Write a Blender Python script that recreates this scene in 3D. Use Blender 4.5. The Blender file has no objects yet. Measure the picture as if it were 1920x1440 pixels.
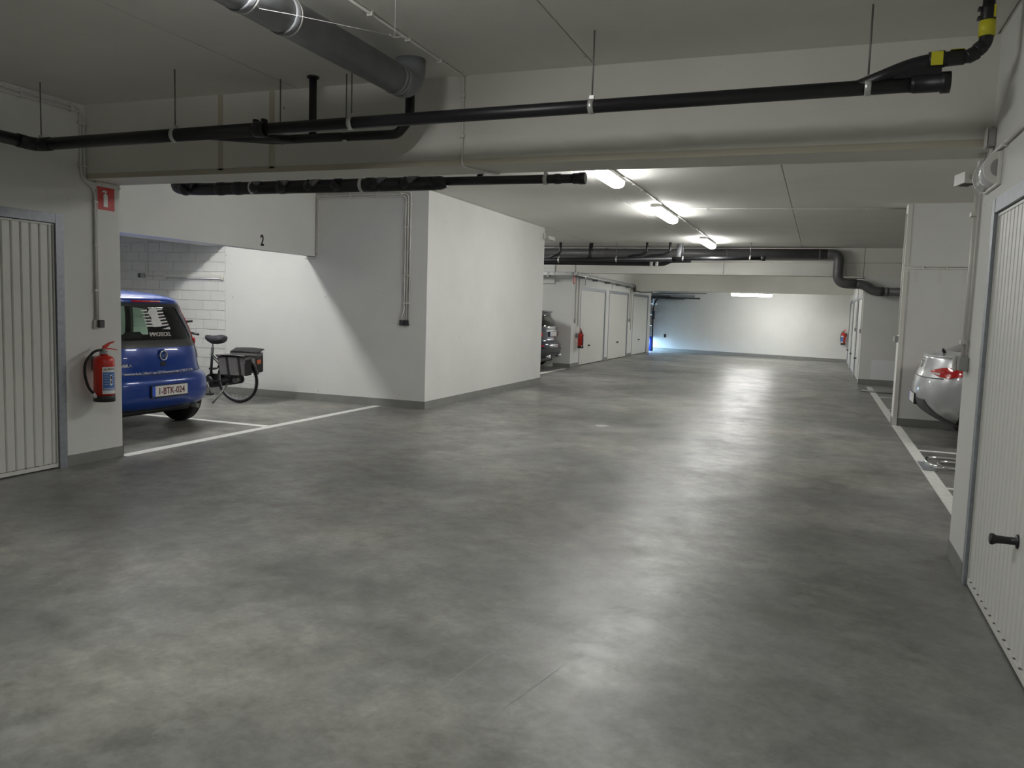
import bpy, bmesh, math, random
from mathutils import Vector, Matrix
random.seed(7)
PI = math.pi
sc = bpy.context.scene
COL = sc.collection

# ------------------------------------------------------------------ camera
YAW, PITCH, ROLL = math.radians(-20.5762), math.radians(-5.2847), math.radians(1.7832)
CAM_H = 1.5
fw = Vector((math.sin(YAW)*math.cos(PITCH), math.cos(YAW)*math.cos(PITCH), math.sin(PITCH)))
r0 = Vector((math.cos(YAW), -math.sin(YAW), 0)); u0 = r0.cross(fw)
rt = math.cos(ROLL)*r0 + math.sin(ROLL)*u0
up = -math.sin(ROLL)*r0 + math.cos(ROLL)*u0
cd = bpy.data.cameras.new('camera'); cam = bpy.data.objects.new('camera', cd); COL.objects.link(cam)
M3 = Matrix((rt, up, -fw)).transposed()
cam.matrix_world = Matrix.Translation((0, 0, CAM_H)) @ M3.to_4x4()
cd.sensor_width = 36; cd.lens = 1523.7277/1920*36; cd.clip_start = 0.05; cd.clip_end = 200
sc.camera = cam

# ------------------------------------------------------------------ world (overcast daylight outside), exposure
w = bpy.data.worlds.new('world'); sc.world = w; w.use_nodes = True
bg = w.node_tree.nodes['Background']; bg.inputs[0].default_value = (0.42, 0.68, 1.0, 1); bg.inputs[1].default_value = 42.0
vs = sc.view_settings
vs.view_transform = 'Standard'; vs.look = 'None'; vs.gamma = 1.0; vs.use_curve_mapping = False
vs.exposure = 0.0
sc.cycles.max_bounces = 7; sc.cycles.diffuse_bounces = 5; sc.cycles.glossy_bounces = 4
sc.cycles.transmission_bounces = 6; sc.cycles.transparent_max_bounces = 12
sc.cycles.sample_clamp_indirect = 6.0; sc.cycles.caustics_reflective = False; sc.cycles.caustics_refractive = False
sc.cycles.adaptive_threshold = 0.1
LAMP = 62.5          # radiance of the tube diffusers
LAMP_COL = (1.0, 1.0, 0.97)

# ------------------------------------------------------------------ materials
MATS = {}
def node_mat(name):
    m = bpy.data.materials.new(name); m.use_nodes = True
    nt = m.node_tree; b = nt.nodes['Principled BSDF']
    MATS[name] = m
    return m, nt, b
def mat(name, col, rough=0.5, metal=0.0, noise=0.0, scale=8.0, bump=0.0, bscale=60.0, coat=0.0, spec=None, emit=None, estr=0.0):
    m, nt, b = node_mat(name)
    b.inputs['Roughness'].default_value = rough; b.inputs['Metallic'].default_value = metal
    if coat: b.inputs['Coat Weight'].default_value = coat; b.inputs['Coat Roughness'].default_value = 0.04
    if spec is not None: b.inputs['Specular IOR Level'].default_value = spec
    c4 = (col[0], col[1], col[2], 1)
    tc = nt.nodes.new('ShaderNodeTexCoord')
    if noise > 0:
        n = nt.nodes.new('ShaderNodeTexNoise'); n.inputs['Scale'].default_value = scale; n.inputs['Detail'].default_value = 6
        nt.links.new(tc.outputs['Object'], n.inputs['Vector'])
        r = nt.nodes.new('ShaderNodeValToRGB'); e = r.color_ramp.elements
        e[0].position = 0.3; e[1].position = 0.7
        e[0].color = tuple(max(0, c*(1-noise)) for c in col)+(1,); e[1].color = tuple(min(1, c*(1+noise)) for c in col)+(1,)
        nt.links.new(n.outputs['Fac'], r.inputs['Fac']); nt.links.new(r.outputs['Color'], b.inputs['Base Color'])
    else:
        b.inputs['Base Color'].default_value = c4
    if bump > 0:
        n2 = nt.nodes.new('ShaderNodeTexNoise'); n2.inputs['Scale'].default_value = bscale; n2.inputs['Detail'].default_value = 4
        nt.links.new(tc.outputs['Object'], n2.inputs['Vector'])
        bp = nt.nodes.new('ShaderNodeBump'); bp.inputs['Strength'].default_value = bump; bp.inputs['Distance'].default_value = 0.01
        nt.links.new(n2.outputs['Fac'], bp.inputs['Height']); nt.links.new(bp.outputs['Normal'], b.inputs['Normal'])
    if emit:
        b.inputs['Emission Color'].default_value = tuple(emit)+(1,); b.inputs['Emission Strength'].default_value = estr
    return m

def wall_mat(name, col, pits=True):
    m, nt, b = node_mat(name)
    N = nt.nodes.new; L = nt.links.new
    geo = N('ShaderNodeNewGeometry')
    n = N('ShaderNodeTexNoise'); n.inputs['Scale'].default_value = 0.9; n.inputs['Detail'].default_value = 8; n.inputs['Roughness'].default_value = 0.6
    L(geo.outputs['Position'], n.inputs['Vector'])
    r = N('ShaderNodeValToRGB'); e = r.color_ramp.elements
    e[0].position = .3; e[1].position = .75
    e[0].color = tuple(c*.93 for c in col)+(1,); e[1].color = tuple(min(1, c*1.03) for c in col)+(1,)
    L(n.outputs['Fac'], r.inputs['Fac'])
    # small scattered pits and specks
    v = N('ShaderNodeTexVoronoi'); v.inputs['Scale'].default_value = 2.3; v.inputs['Randomness'].default_value = 1
    L(geo.outputs['Position'], v.inputs['Vector'])
    mr = N('ShaderNodeMapRange'); mr.inputs['From Min'].default_value = 0.018; mr.inputs['From Max'].default_value = 0.03
    L(v.outputs['Distance'], mr.inputs['Value'])
    mx = N('ShaderNodeMix'); mx.data_type = 'RGBA'
    mx.inputs['A'].default_value = (col[0]*.55, col[1]*.55, col[2]*.53, 1)
    L(mr.outputs['Result'], mx.inputs['Factor']); L(r.outputs['Color'], mx.inputs['B'])
    L(mx.outputs['Result'], b.inputs['Base Color'])
    b.inputs['Roughness'].default_value = 0.75
    n2 = N('ShaderNodeTexNoise'); n2.inputs['Scale'].default_value = 70; n2.inputs['Detail'].default_value = 5
    L(geo.outputs['Position'], n2.inputs['Vector'])
    bp = N('ShaderNodeBump'); bp.inputs['Strength'].default_value = .12; bp.inputs['Distance'].default_value = .01
    L(n2.outputs['Fac'], bp.inputs['Height']); L(bp.outputs['Normal'], b.inputs['Normal'])
    return m

def floor_mat():
    m, nt, b = node_mat('polished_concrete'); N = nt.nodes.new; L = nt.links.new
    geo = N('ShaderNodeNewGeometry')
    def noise(scale, det, rough=.6, dist=0.0, stretch=None):
        n = N('ShaderNodeTexNoise'); n.inputs['Scale'].default_value = scale; n.inputs['Detail'].default_value = det
        n.inputs['Roughness'].default_value = rough; n.inputs['Distortion'].default_value = dist
        mp = N('ShaderNodeMapping'); mp.inputs['Scale'].default_value = stretch or (1, 1, 1)
        mp.inputs['Location'].default_value = (3.17+scale, 7.73, 1.37+scale*.61); mp.inputs['Rotation'].default_value = (.31, .22, .5)
        L(geo.outputs['Position'], mp.inputs['Vector']); L(mp.outputs['Vector'], n.inputs['Vector'])
        return n
    def ramp(src, stops):
        r = N('ShaderNodeValToRGB'); e = r.color_ramp.elements
        for p, c in stops:
            q = e.new(p); q.color = (c, c, c, 1) if not isinstance(c, tuple) else c+(1,)
        e.remove(e[len(e)-1]); e.remove(e[0])
        L(src, r.inputs['Fac']); return r
    def mrange(src, lo, hi, a=.3, c=.7):
        m_ = N('ShaderNodeMapRange'); m_.inputs['From Min'].default_value = a; m_.inputs['From Max'].default_value = c
        m_.inputs['To Min'].default_value = lo; m_.inputs['To Max'].default_value = hi; L(src, m_.inputs['Value']); return m_.outputs['Result']
    def mul(p, q):
        m_ = N('ShaderNodeMath'); m_.operation = 'MULTIPLY'
        for i, k in enumerate((p, q)):
            if isinstance(k, float): m_.inputs[i].default_value = k
            else: L(k, m_.inputs[i])
        return m_.outputs[0]
    # cloudy trowelled tone at four scales
    tone = mul(mul(mrange(noise(.42, 5, .5, .4).outputs['Fac'], .70, 1.30), mrange(noise(1.5, 9, .62, .25).outputs['Fac'], .66, 1.34)),
               mul(mrange(noise(6.5, 9, .66, .2).outputs['Fac'], .74, 1.26), mrange(noise(30, 6, .7).outputs['Fac'], .86, 1.14)))
    tint = ramp(noise(.8, 4, .5).outputs['Fac'], [(.36, (.222, .216, .192)), (.64, (.208, .212, .206))])
    vm = N('ShaderNodeVectorMath'); vm.operation = 'SCALE'; L(tint.outputs['Color'], vm.inputs[0]); L(tone, vm.inputs['Scale'])
    # pale flecks where the surface skin has worn through
    fl_ = ramp(noise(6.0, 10, .70, .2).outputs['Fac'], [(.50, 0.0), (.57, .7), (.70, 1.0)])
    rgn = ramp(noise(.55, 4, .5).outputs['Fac'], [(.40, 0.0), (.60, .5)])
    mx = N('ShaderNodeMix'); mx.data_type = 'RGBA'; mx.inputs['B'].default_value = (.325, .328, .309, 1)
    L(mul(fl_.outputs['Color'], rgn.outputs['Color']), mx.inputs['Factor']); L(vm.outputs['Vector'], mx.inputs['A'])
    # dark oily blotches
    dk = ramp(noise(.8, 4, .5).outputs['Fac'], [(.46, 0.0), (.74, .6)])
    mx1 = N('ShaderNodeMix'); mx1.data_type = 'RGBA'; mx1.inputs['B'].default_value = (.118, .113, .101, 1)
    L(dk.outputs['Color'], mx1.inputs['Factor']); L(mx.outputs['Result'], mx1.inputs['A'])
    L(mx1.outputs['Result'], b.inputs['Base Color'])
    rg = noise(2.4, 9, .7)
    rr = ramp(rg.outputs['Fac'], [(.34, .29), (.66, .43)])
    L(rr.outputs['Color'], b.inputs['Roughness'])
    b.inputs['Specular IOR Level'].default_value = .37
    bn = noise(9, 8, .6)
    bp = N('ShaderNodeBump'); bp.inputs['Strength'].default_value = .05; bp.inputs['Distance'].default_value = .02
    L(bn.outputs['Fac'], bp.inputs['Height']); L(bp.outputs['Normal'], b.inputs['Normal'])
    return m

M = MATS
wall_mat('wall_paint', (.77, .77, .745))
wall_mat('ceiling_paint', (.80, .79, .745))
wall_mat('beam_paint', (.74, .73, .68))
floor_mat()
mat('plinth_grey', (.235, .235, .222), .6, noise=.08, scale=6)
mat('line_white', (.72, .72, .69), .55, noise=.1, scale=14)
mat('galvanised', (.33, .35, .38), .5, .45, noise=.12, scale=25)
mat('door_white', (.74, .74, .70), .42)
mat('door_gap', (.10, .10, .10), .7)
mat('pvc_white', (.70, .69, .65), .45)
mat('pvc_shadow', (.34, .34, .32), .6)
mat('pipe_black', (.012, .012, .015), .42)
mat('duct_grey', (.20, .205, .22), .38, noise=.12, scale=9)
mat('duct_dark', (.105, .105, .107), .42, noise=.12, scale=9)
mat('clamp_steel', (.62, .62, .60), .4, .6)
mat('rod_steel', (.22, .22, .21), .5, .7)
mat('label_yellow', (.62, .58, .03), .5)
mat('red_paint', (.62, .022, .012), .3, coat=.4)
mat('sign_red', (.55, .03, .025), .5)
mat('white_print', (.80, .80, .78), .5)
mat('label_blue', (.06, .17, .48), .45)
mat('black_plastic', (.018, .018, .020), .45)
mat('rubber_black', (.016, .016, .017), .75)
mat('dark_grey_box', (.06, .06, .065), .5)
mat('grey_box', (.33, .33, .32), .5)
mat('chrome', (.78, .78, .78), .12, 1.0)
mat('car_blue', (.002, .040, .27), .30, .1, coat=.6, spec=.35)
mat('car_silver', (.46, .47, .48), .34, .55, coat=.8)
mat('car_navy', (.012, .016, .045), .25, .3, coat=1.0)
mat('car_trim', (.02, .02, .022), .4)
mat('car_interior', (.035, .035, .037), .85)
mat('tail_red', (.45, .006, .008), .12, coat=1.0)
mat('tail_clear', (.62, .60, .60), .15, coat=.8)
mat('plate_white', (.78, .77, .74), .4)
mat('plate_text', (.16, .03, .03), .5)
mat('plate_blue', (.03, .10, .62), .45)
mat('rim_alloy', (.42, .43, .44), .35, .8)
mat('bag_grey', (.17, .162, .162), .8, noise=.15, scale=40)
mat('bag_dark', (.022, .021, .023), .8)
mat('saddle_black', (.035, .035, .043), .7)
mat('bike_black', (.014, .014, .016), .4)
mat('reflector_orange', (.5, .09, .02), .3)
mat('bollard_blue', (.02, .05, .42), .45)
mat('cobweb', (.5, .5, .5), .9)
mat('lamp_white', (.75, .74, .70), .4)
mat('clear_cover', (.72, .73, .76), .12, coat=.6)
mat('ramp_concrete', (.45, .45, .44), .8)
mat('patch_paint', (.86, .875, .885), .7)
mat('scratch_pale', (.30, .30, .28), .6)
mat('ink_black', (.010, .010, .011), .6)
mat('stain_tan', (.52, .485, .39), .8)
mat('lamp_glow', (.8, .8, .8), .4, emit=LAMP_COL, estr=LAMP)
mat('lamp_glow_twin', (.8, .8, .8), .4, emit=LAMP_COL, estr=LAMP*1.32)
mat('lamp_glow_added', (.8, .8, .8), .4, emit=LAMP_COL, estr=LAMP*.70)
mat('lamp_glow_bay', (.8, .8, .8), .4, emit=LAMP_COL, estr=LAMP*1.35)
def glass_mat(name, tint, opac):
    m = bpy.data.materials.new(name); m.use_nodes = True; nt = m.node_tree; nt.nodes.clear(); MATS[name] = m
    N = nt.nodes.new; L = nt.links.new
    out = N('ShaderNodeOutputMaterial'); tr = N('ShaderNodeBsdfTransparent'); tr.inputs[0].default_value = tuple(tint)+(1,)
    gl = N('ShaderNodeBsdfGlossy'); gl.inputs['Roughness'].default_value = .03; gl.inputs['Color'].default_value = (1, 1, 1, 1)
    lw = N('ShaderNodeLayerWeight'); lw.inputs['Blend'].default_value = .5      # facing term: the same from both sides of the pane
    pw = N('ShaderNodeMath'); pw.operation = 'POWER'; pw.inputs[1].default_value = 4.0; L(lw.outputs['Facing'], pw.inputs[0])
    fr = N('ShaderNodeMath'); fr.operation = 'MULTIPLY_ADD'; fr.inputs[1].default_value = .9; fr.inputs[2].default_value = .05; L(pw.outputs[0], fr.inputs[0])
    mx = N('ShaderNodeMixShader'); L(fr.outputs[0], mx.inputs[0]); L(tr.outputs[0], mx.inputs[1]); L(gl.outputs[0], mx.inputs[2])
    L(mx.outputs[0], out.inputs['Surface'])
glass_mat('window_tint', (.66, .80, .70), 0)
glass_mat('window_dark', (.16, .18, .18), 0)

# ------------------------------------------------------------------ mesh helpers
ORG = {}
class MB:
    """collects geometry; build() links it as one mesh object"""
    def __init__(s): s.v = []; s.f = []; s.sm = []
    def add(s, vs, fs, smooth=False):
        o = len(s.v); s.v += [Vector(p) for p in vs]
        s.f += [tuple(i+o for i in f) for f in fs]; s.sm += [smooth]*len(fs); return s
    def box(s, x0, x1, y0, y1, z0, z1, b=0.0):
        if x0 > x1: x0, x1 = x1, x0
        if y0 > y1: y0, y1 = y1, y0
        if z0 > z1: z0, z1 = z1, z0
        if b <= 0:
            vs = [(x, y, z) for z in (z0, z1) for y in (y0, y1) for x in (x0, x1)]
            return s.add(vs, [(0, 2, 3, 1), (4, 5, 7, 6), (0, 1, 5, 4), (2, 6, 7, 3), (0, 4, 6, 2), (1, 3, 7, 5)])
        bm = bmesh.new(); bmesh.ops.create_cube(bm, size=1)
        for v in bm.verts: v.co = Vector(((x0+x1)/2+v.co.x*(x1-x0), (y0+y1)/2+v.co.y*(y1-y0), (z0+z1)/2+v.co.z*(z1-z0)))
        bmesh.ops.bevel(bm, geom=bm.edges[:], offset=min(b, .45*min(x1-x0, y1-y0, z1-z0)), segments=1, affect='EDGES')
        bm.verts.index_update()
        s.add([v.co.copy() for v in bm.verts], [[v.index for v in f.verts] for f in bm.faces]); bm.free(); return s
    def obox(s, c, ax, ay, az, dx, dy, dz):
        c = Vector(c); ax, ay, az = Vector(ax)*dx/2, Vector(ay)*dy/2, Vector(az)*dz/2
        vs = [c+ax*i+ay*j+az*k for k in (-1, 1) for j in (-1, 1) for i in (-1, 1)]
        return s.add(vs, [(0, 2, 3, 1), (4, 5, 7, 6), (0, 1, 5, 4), (2, 6, 7, 3), (0, 4, 6, 2), (1, 3, 7, 5)])
    def ring_skin(s, rings, caps=True, smooth=True, closed=False):
        n = len(rings[0]); o = len(s.v)
        for r in rings: s.v += [Vector(p) for p in r]
        R = len(rings)
        for i in range(R if closed else R-1):
            for j in range(n):
                a = o+i*n+j; b_ = o+i*n+(j+1) % n; c = o+((i+1) % R)*n+(j+1) % n; d = o+((i+1) % R)*n+j
                s.f.append((a, b_, c, d)); s.sm.append(smooth)
        if caps and not closed:
            s.f.append(tuple(o+j for j in range(n))[::-1]); s.sm.append(False)
            s.f.append(tuple(o+(R-1)*n+j for j in range(n))); s.sm.append(False)
        return s
    def tube(s, pts, r, n=10, caps=True, closed=False, smooth=True):
        pts = [Vector(p) for p in pts]; k = len(pts)
        rs = r if isinstance(r, (list, tuple)) else [r]*k
        T = []
        for i in range(k):
            if closed: t = pts[(i+1) % k]-pts[i-1]
            else: t = pts[min(i+1, k-1)]-pts[max(i-1, 0)]
            T.append(t.normalized() if t.length > 1e-9 else Vector((0, 0, 1)))
        a = Vector((0, 0, 1)) if abs(T[0].z) < .9 else Vector((1, 0, 0))
        u = (a-T[0]*a.dot(T[0])).normalized(); rings = []
        for i in range(k):
            u = (u-T[i]*u.dot(T[i])).normalized(); v = T[i].cross(u)
            rings.append([pts[i]+rs[i]*(math.cos(2*PI*j/n)*u+math.sin(2*PI*j/n)*v) for j in range(n)])
        return s.ring_skin(rings, caps, smooth, closed)
    def lathe(s, c, axis, prof, n=20, caps=True):
        """prof: list of (distance along axis, radius)"""
        c = Vector(c); ax = Vector(axis).normalized()
        a = Vector((0, 0, 1)) if abs(ax.z) < .9 else Vector((1, 0, 0))
        u = (a-ax*a.dot(ax)).normalized(); v = ax.cross(u)
        return s.ring_skin([[c+ax*d+r*(math.cos(2*PI*j/n)*u+math.sin(2*PI*j/n)*v) for j in range(n)] for d, r in prof], caps)
    def prism(s, poly, fn, a, b, smooth=False):
        """poly: 2D points; fn(p, q, t)->3D; extruded from t=a to t=b"""
        n = len(poly); vs = [fn(p, q, a) for p, q in poly]+[fn(p, q, b) for p, q in poly]
        fs = [tuple(range(n))[::-1], tuple(range(n, 2*n))]+[(i, (i+1) % n, n+(i+1) % n, n+i) for i in range(n)]
        s.add(vs, fs, False)
        if smooth:
            for k in range(n): s.sm[-1-k] = True
        return s
    def grid(s, P, smooth=True):
        r, c = len(P), len(P[0])
        return s.add([p for row in P for p in row], [(i*c+j, i*c+j+1, (i+1)*c+j+1, (i+1)*c+j) for i in range(r-1) for j in range(c-1)], smooth)
    def mesh(s, name, off):
        me = bpy.data.meshes.new(name); me.from_pydata([tuple(p-off) for p in s.v], [], s.f)
        bm = bmesh.new(); bm.from_mesh(me); bmesh.ops.recalc_face_normals(bm, faces=bm.faces[:]); bm.to_mesh(me); bm.free()
        if len(s.sm) == len(me.polygons): me.polygons.foreach_set('use_smooth', s.sm)
        return me
    def build(s, name, m, parent=None, label=None, flip=False):
        if parent is None:
            lo = [min(p[i] for p in s.v) for i in range(3)]; hi = [max(p[i] for p in s.v) for i in range(3)]
            org = Vector(((lo[0]+hi[0])/2, (lo[1]+hi[1])/2, lo[2]))
        else: org = ORG.get(parent.name, Vector((0, 0, 0)))
        me = s.mesh(name, org)
        o = bpy.data.objects.new(name, me); COL.objects.link(o)
        if m: me.materials.append(M[m])
        if parent is None: o.location = org; ORG[o.name] = org
        else: o.parent = parent; ORG[o.name] = org
        if label: o['label'] = label
        return o

def tag(o, label, cat, group=None, kind=None):
    o['label'] = label; o['category'] = cat
    if group: o['group'] = group
    if kind: o['kind'] = kind
    return o
def thing(name, loc, label, cat, group=None, rz=0.0, local=False):
    o = bpy.data.objects.new(name, None); COL.objects.link(o); o.empty_display_size = .1
    o.location = loc; o.rotation_euler = (0, 0, rz)
    ORG[o.name] = Vector((0, 0, 0)) if local else Vector(loc)
    return tag(o, label, cat, group)
def struct(name, mb, m, label, cat='wall'):
    return tag(mb.build(name, m), label, cat, kind='structure')
def copy_tree(o, parent=None):
    c = o.copy(); COL.objects.link(c); c.parent = parent
    for ch in list(o.children): copy_tree(ch, c)
    return c
def fillet(pts, rad, n=5):
    pts = [Vector(p) for p in pts]; out = [pts[0]]
    for i in range(1, len(pts)-1):
        a, b, c = pts[i-1], pts[i], pts[i+1]
        d1 = (a-b); d2 = (c-b); r = min(rad, d1.length*.49, d2.length*.49)
        p, q = b+d1.normalized()*r, b+d2.normalized()*r
        for k in range(n+1):
            t = k/n; out.append(p*(1-t)**2+b*2*t*(1-t)+q*t*t)
    out.append(pts[-1]); return out
def text_mesh(txt, size, extrude=.001, bold=0.0, sx=1.0, align='CENTER'):
    cu = bpy.data.curves.new('t', 'FONT'); cu.body = txt; cu.size = size; cu.extrude = extrude; cu.offset = bold
    cu.align_x = align; cu.resolution_u = 3
    ob = bpy.data.objects.new('t', cu); COL.objects.link(ob)
    me = bpy.data.meshes.new_from_object(ob.evaluated_get(bpy.context.evaluated_depsgraph_get()))
    bpy.data.objects.remove(ob); bpy.data.curves.remove(cu)
    for v in me.vertices: v.co.x *= sx
    return me
def put_text(name, txt, size, o, ex, ey, m, parent, bold=0.0, sx=1.0, align='CENTER', extrude=.001, fn=None):
    """text with its baseline origin at o, x axis ex, y axis ey (coordinates of the same space as the parent's other parts)"""
    me = text_mesh(txt, size, extrude, bold, sx, align); me.name = name
    off = ORG.get(parent.name, Vector((0, 0, 0))) if parent else Vector((0, 0, 0))
    ex, ey = Vector(ex).normalized(), Vector(ey).normalized(); ez = ex.cross(ey); o = Vector(o)
    for v in me.vertices:
        p = v.co.copy()
        v.co = fn(p.x, p.y, p.z)-off if fn else o+ex*p.x+ey*p.y+ez*p.z-off
    me.materials.clear(); me.materials.append(M[m])
    ob = bpy.data.objects.new(name, me); COL.objects.link(ob); ob.parent = parent
    return ob

# ------------------------------------------------------------------ key dimensions (metres)
XL, XB, XR, XG = -6.094, -5.312, .865, -6.13
YB0, YB1 = 5.448, 5.815          # near beam
ZC, ZB = 3.144, 2.516            # ceiling, beam underside
YBLK, YBLK1 = 10.553, 15.77      # solid block on the left of the aisle
XLF, XLB, ZL = -7.195, -7.367, 2.2
YCOL = 12.81; XCOL = 1.06
YA = 20.62; YB2 = 27.62
XFR = .91

# ------------------------------------------------------------------ structure
fl = struct('floor', MB().box(-12.5, 7.5, -6.5, 34.5, -.2, 0), 'polished_concrete', 'polished grey concrete floor of the parking garage', 'floor')
def line(x0, x1, y0, y1, lab=None):
    return MB().box(x0, x1, y0, y1, -.001, .0025).build('floor_line', 'line_white', fl, lab)
line(XL-.06, XL+.06, YB1, YBLK, 'white line along the front of the bay with the blue car')
line(-11, XL-.06, 7.98, 8.09)
line(1.05, 1.165, YB1+.02, YCOL-.02); line(1.05, 1.165, YCOL+.32, 19.9)
line(1.165, 6, 8.15, 8.23); line(1.165, 6, 10.42, 10.52)
line(1.165, 6, 15.0, 15.12); line(1.165, 6, 17.25, 17.37)
line(-6.17, -6.05, YBLK1, 20.1)

def scratch(a, b, wd):
    a, b = Vector(a), Vector(b); d = (b-a).normalized(); n = Vector((-d.y, d.x, 0))*wd/2
    MB().add([a-n, a+n, b+n, b-n], [(0, 1, 2, 3)]).build('floor_scratch', 'scratch_pale', fl)
scratch((-1.184, 3.622, .0008), (-1.297, 2.939, .0008), .003); scratch((-1.297, 2.939, .0008), (-1.335, 2.45, .0008), .0035)
scratch((-.93, 3.2, .0008), (-1.06, 2.6, .0008), .0025)
# ceilings made of precast slabs with open joints
ce = struct('ceiling', MB().box(-12.5, 7.5, -6.5, 34.5, ZC+.02, ZC+.3), 'ceiling_paint', 'painted concrete slab ceiling with narrow joints between slabs', 'ceiling')
def slabs(xs, y0, y1):
    for a, b in zip(xs[:-1], xs[1:]):
        MB().box(a+.006, b-.006, y0, y1, ZC, ZC+.03).build('slab', 'ceiling_paint', ce)
slabs([-12.5, -8.63, -6.26, -3.89, -1.52, .85, 3.2, 7.5], -6.5, YB0+.1)
slabs([-12.5, -9.98, -7.61, -5.24, -2.87, -.5, 1.87, 4.2, 7.5], YB0+.1, YA+.2)
slabs([-12.5, -9.98, -7.61, -5.24, -2.87, -.5, 1.87, 4.2, 7.5], YA+.2, 34.5)

# left wall with garage door opening
DLY1, DLY0, DZ = 5.213, 2.70, 2.182
struct('wall_left', MB().box(-6.6, XL, DLY1, YB1, 0, ZC).box(-6.6, XL, DLY0, DLY1, DZ, ZC).box(-6.6, XL, -6.5, DLY0, 0, ZC)
       .box(-12, -6.6, 5.55, YB1, 0, ZC), 'wall_paint', 'painted wall with a fire extinguisher beside the garage door')
struct('baseboard_left', MB().box(XL, XL+.006, DLY1+.0, YB1+.006, 0, .098).box(-6.6, XL+.006, YB1, YB1+.006, 0, .098).box(XL, XL+.006, -6.5, DLY0, 0, .098),
       'plinth_grey', 'grey painted plinth band under the fire extinguisher', 'baseboard')
# near cross beam
bmn = struct('beam', MB().box(-6.6, XR+.3, YB0, YB1, ZB, ZC+.01), 'beam_paint', 'deep concrete beam across the aisle behind the long black pipe', 'beam')
for x in (-4.63, -4.13):
    MB().box(x-.025, x+.025, YB0-.002, YB0, ZB+.03, ZC).build('stain', 'stain_tan', bmn, 'tan vertical stain')
MB().box(XL, XR, YB0-.002, YB0, ZB, ZB+.045).build('stain', 'stain_tan', bmn, 'tan stain along the bottom edge')

# left bay with the blue car: lintel, inner beam, rear and side walls
lin = struct('lintel', MB().box(XLB, XLF, YB1, YBLK, ZL, ZC+.01), 'wall_paint', 'concrete lintel with a black number two over the bay', 'lintel')
put_text('bay_number', '2', .205, (XLF+.002, 9.25, ZL+.055), (0, 1, 0), (0, 0, 1), 'ink_black', lin, bold=.006, sx=.72, align='LEFT')
struct('inner_beam', MB().box(-9.25, -8.9, YB1, YBLK, 2.35, ZC+.01), 'wall_paint', 'concrete beam hidden behind the lintel of the bay', 'beam')
struct('wall_bay_rear', MB().box(-12, -11.3, YB1, YBLK, 0, ZC), 'wall_paint', 'rear wall of the bay in front of the blue car')
struct('wall_block', MB().box(-8.88, XB, YBLK, YBLK1, 0, ZC), 'wall_paint', 'big white concrete block wall beside the aisle')
struct('baseboard_block', MB().box(-8.88, XB+.006, YBLK-.006, YBLK, 0, .115).box(XB, XB+.006, YBLK, YBLK1, 0, .115).box(-8.88, XB+.006, YBLK1, YBLK1+.006, 0, .115),
       'plinth_grey', 'grey plinth band around the white block wall', 'baseboard')
# concrete block masonry infill
bw = struct('wall_brick', MB().box(-11.3, -8.88, YBLK+.012, YBLK+.35, 0, ZC), 'wall_paint', 'white painted block masonry behind the bicycle')
bl_me = None
row = 0; z = .098
while z < 2.9:
    h = .1535; off = .0 if row % 2 else .148
    x = -8.885+off-.3
    if off: 
        spans = [(-8.885-.148, -8.885)]; x = -8.885-.148
    else: spans = []; x = -8.885
    while x > -11.2: spans.append((max(x-.296, -11.3), x)); x -= .296
    for a, b in spans:
        y = YBLK+random.uniform(-.0015, .0015)
        MB().box(a+.003, b-.003, y, YBLK+.02, z+.003, z+h-.003, .004).build('brick', 'wall_paint', bw)
    z += h; row += 1
struct('baseboard_bay', MB().box(-11.3, -8.88, YBLK-.008, YBLK, 0, .098), 'plinth_grey', 'grey plinth under the block masonry', 'baseboard')

# far left: bay with dark car, column, garages
struct('wall_far_bay', MB().box(-12, -11.3, YBLK1, YA, 0, ZC).box(-12, -6.55, YA, YA+.3, 0, ZC).box(-12, -6.62, YA-.05, YA, 2.2, ZC), 'wall_paint', 'light wall around the bay with the dark car')
D1, D2, D3 = (21.42, 24.25), (24.62, 27.35), (28.05, 30.75)
ZD = 2.16
wg = MB().box(-6.55, XG, YA, D1[0], 0, ZC)
for a, b in ((D1[1], D2[0]), (D2[1], D3[0]), (D3[1], 31.25)): wg.box(-6.55, XG, a, b, 0, ZC)
for a, b in (D1, D2, D3): wg.box(-6.55, XG, a, b, ZD, ZC).box(-6.55, -6.45, a, b, 0, ZD)
wg.box(-6.55, XG, 31.25, 34, 2.26, ZC)
struct('wall_garages', wg, 'wall_paint', 'white wall holding the far row of garage doors')
struct('baseboard_garages', MB().box(XG, XG+.006, YA-.006, D1[0], 0, .1).box(-6.6, XG+.006, YA-.006, YA, 0, .1).box(XG, XG+.006, D1[1], D2[0], 0, .1).box(XG, XG+.006, D2[1], D3[0], 0, .1),
       'plinth_grey', 'grey plinth between the far garage doors', 'baseboard')
# far beams and low ceiling
struct('beam', MB().box(-12, 7, YA-.004, YA+.38, 2.49, ZC+.01), 'beam_paint', 'concrete beam behind the grey duct across the far aisle', 'beam')
struct('beam', MB().box(-6.13, XFR+.3, YB2, YB2+.35, 2.262, ZC+.01), 'beam_paint', 'low concrete beam above the far tube light', 'beam')
struct('ceiling_low', MB().box(-6.5, XFR+.3, YB2+.35, 34.3, 2.36, 2.5), 'ceiling_paint', 'lower ceiling over the exit at the far end', 'ceiling')
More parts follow.
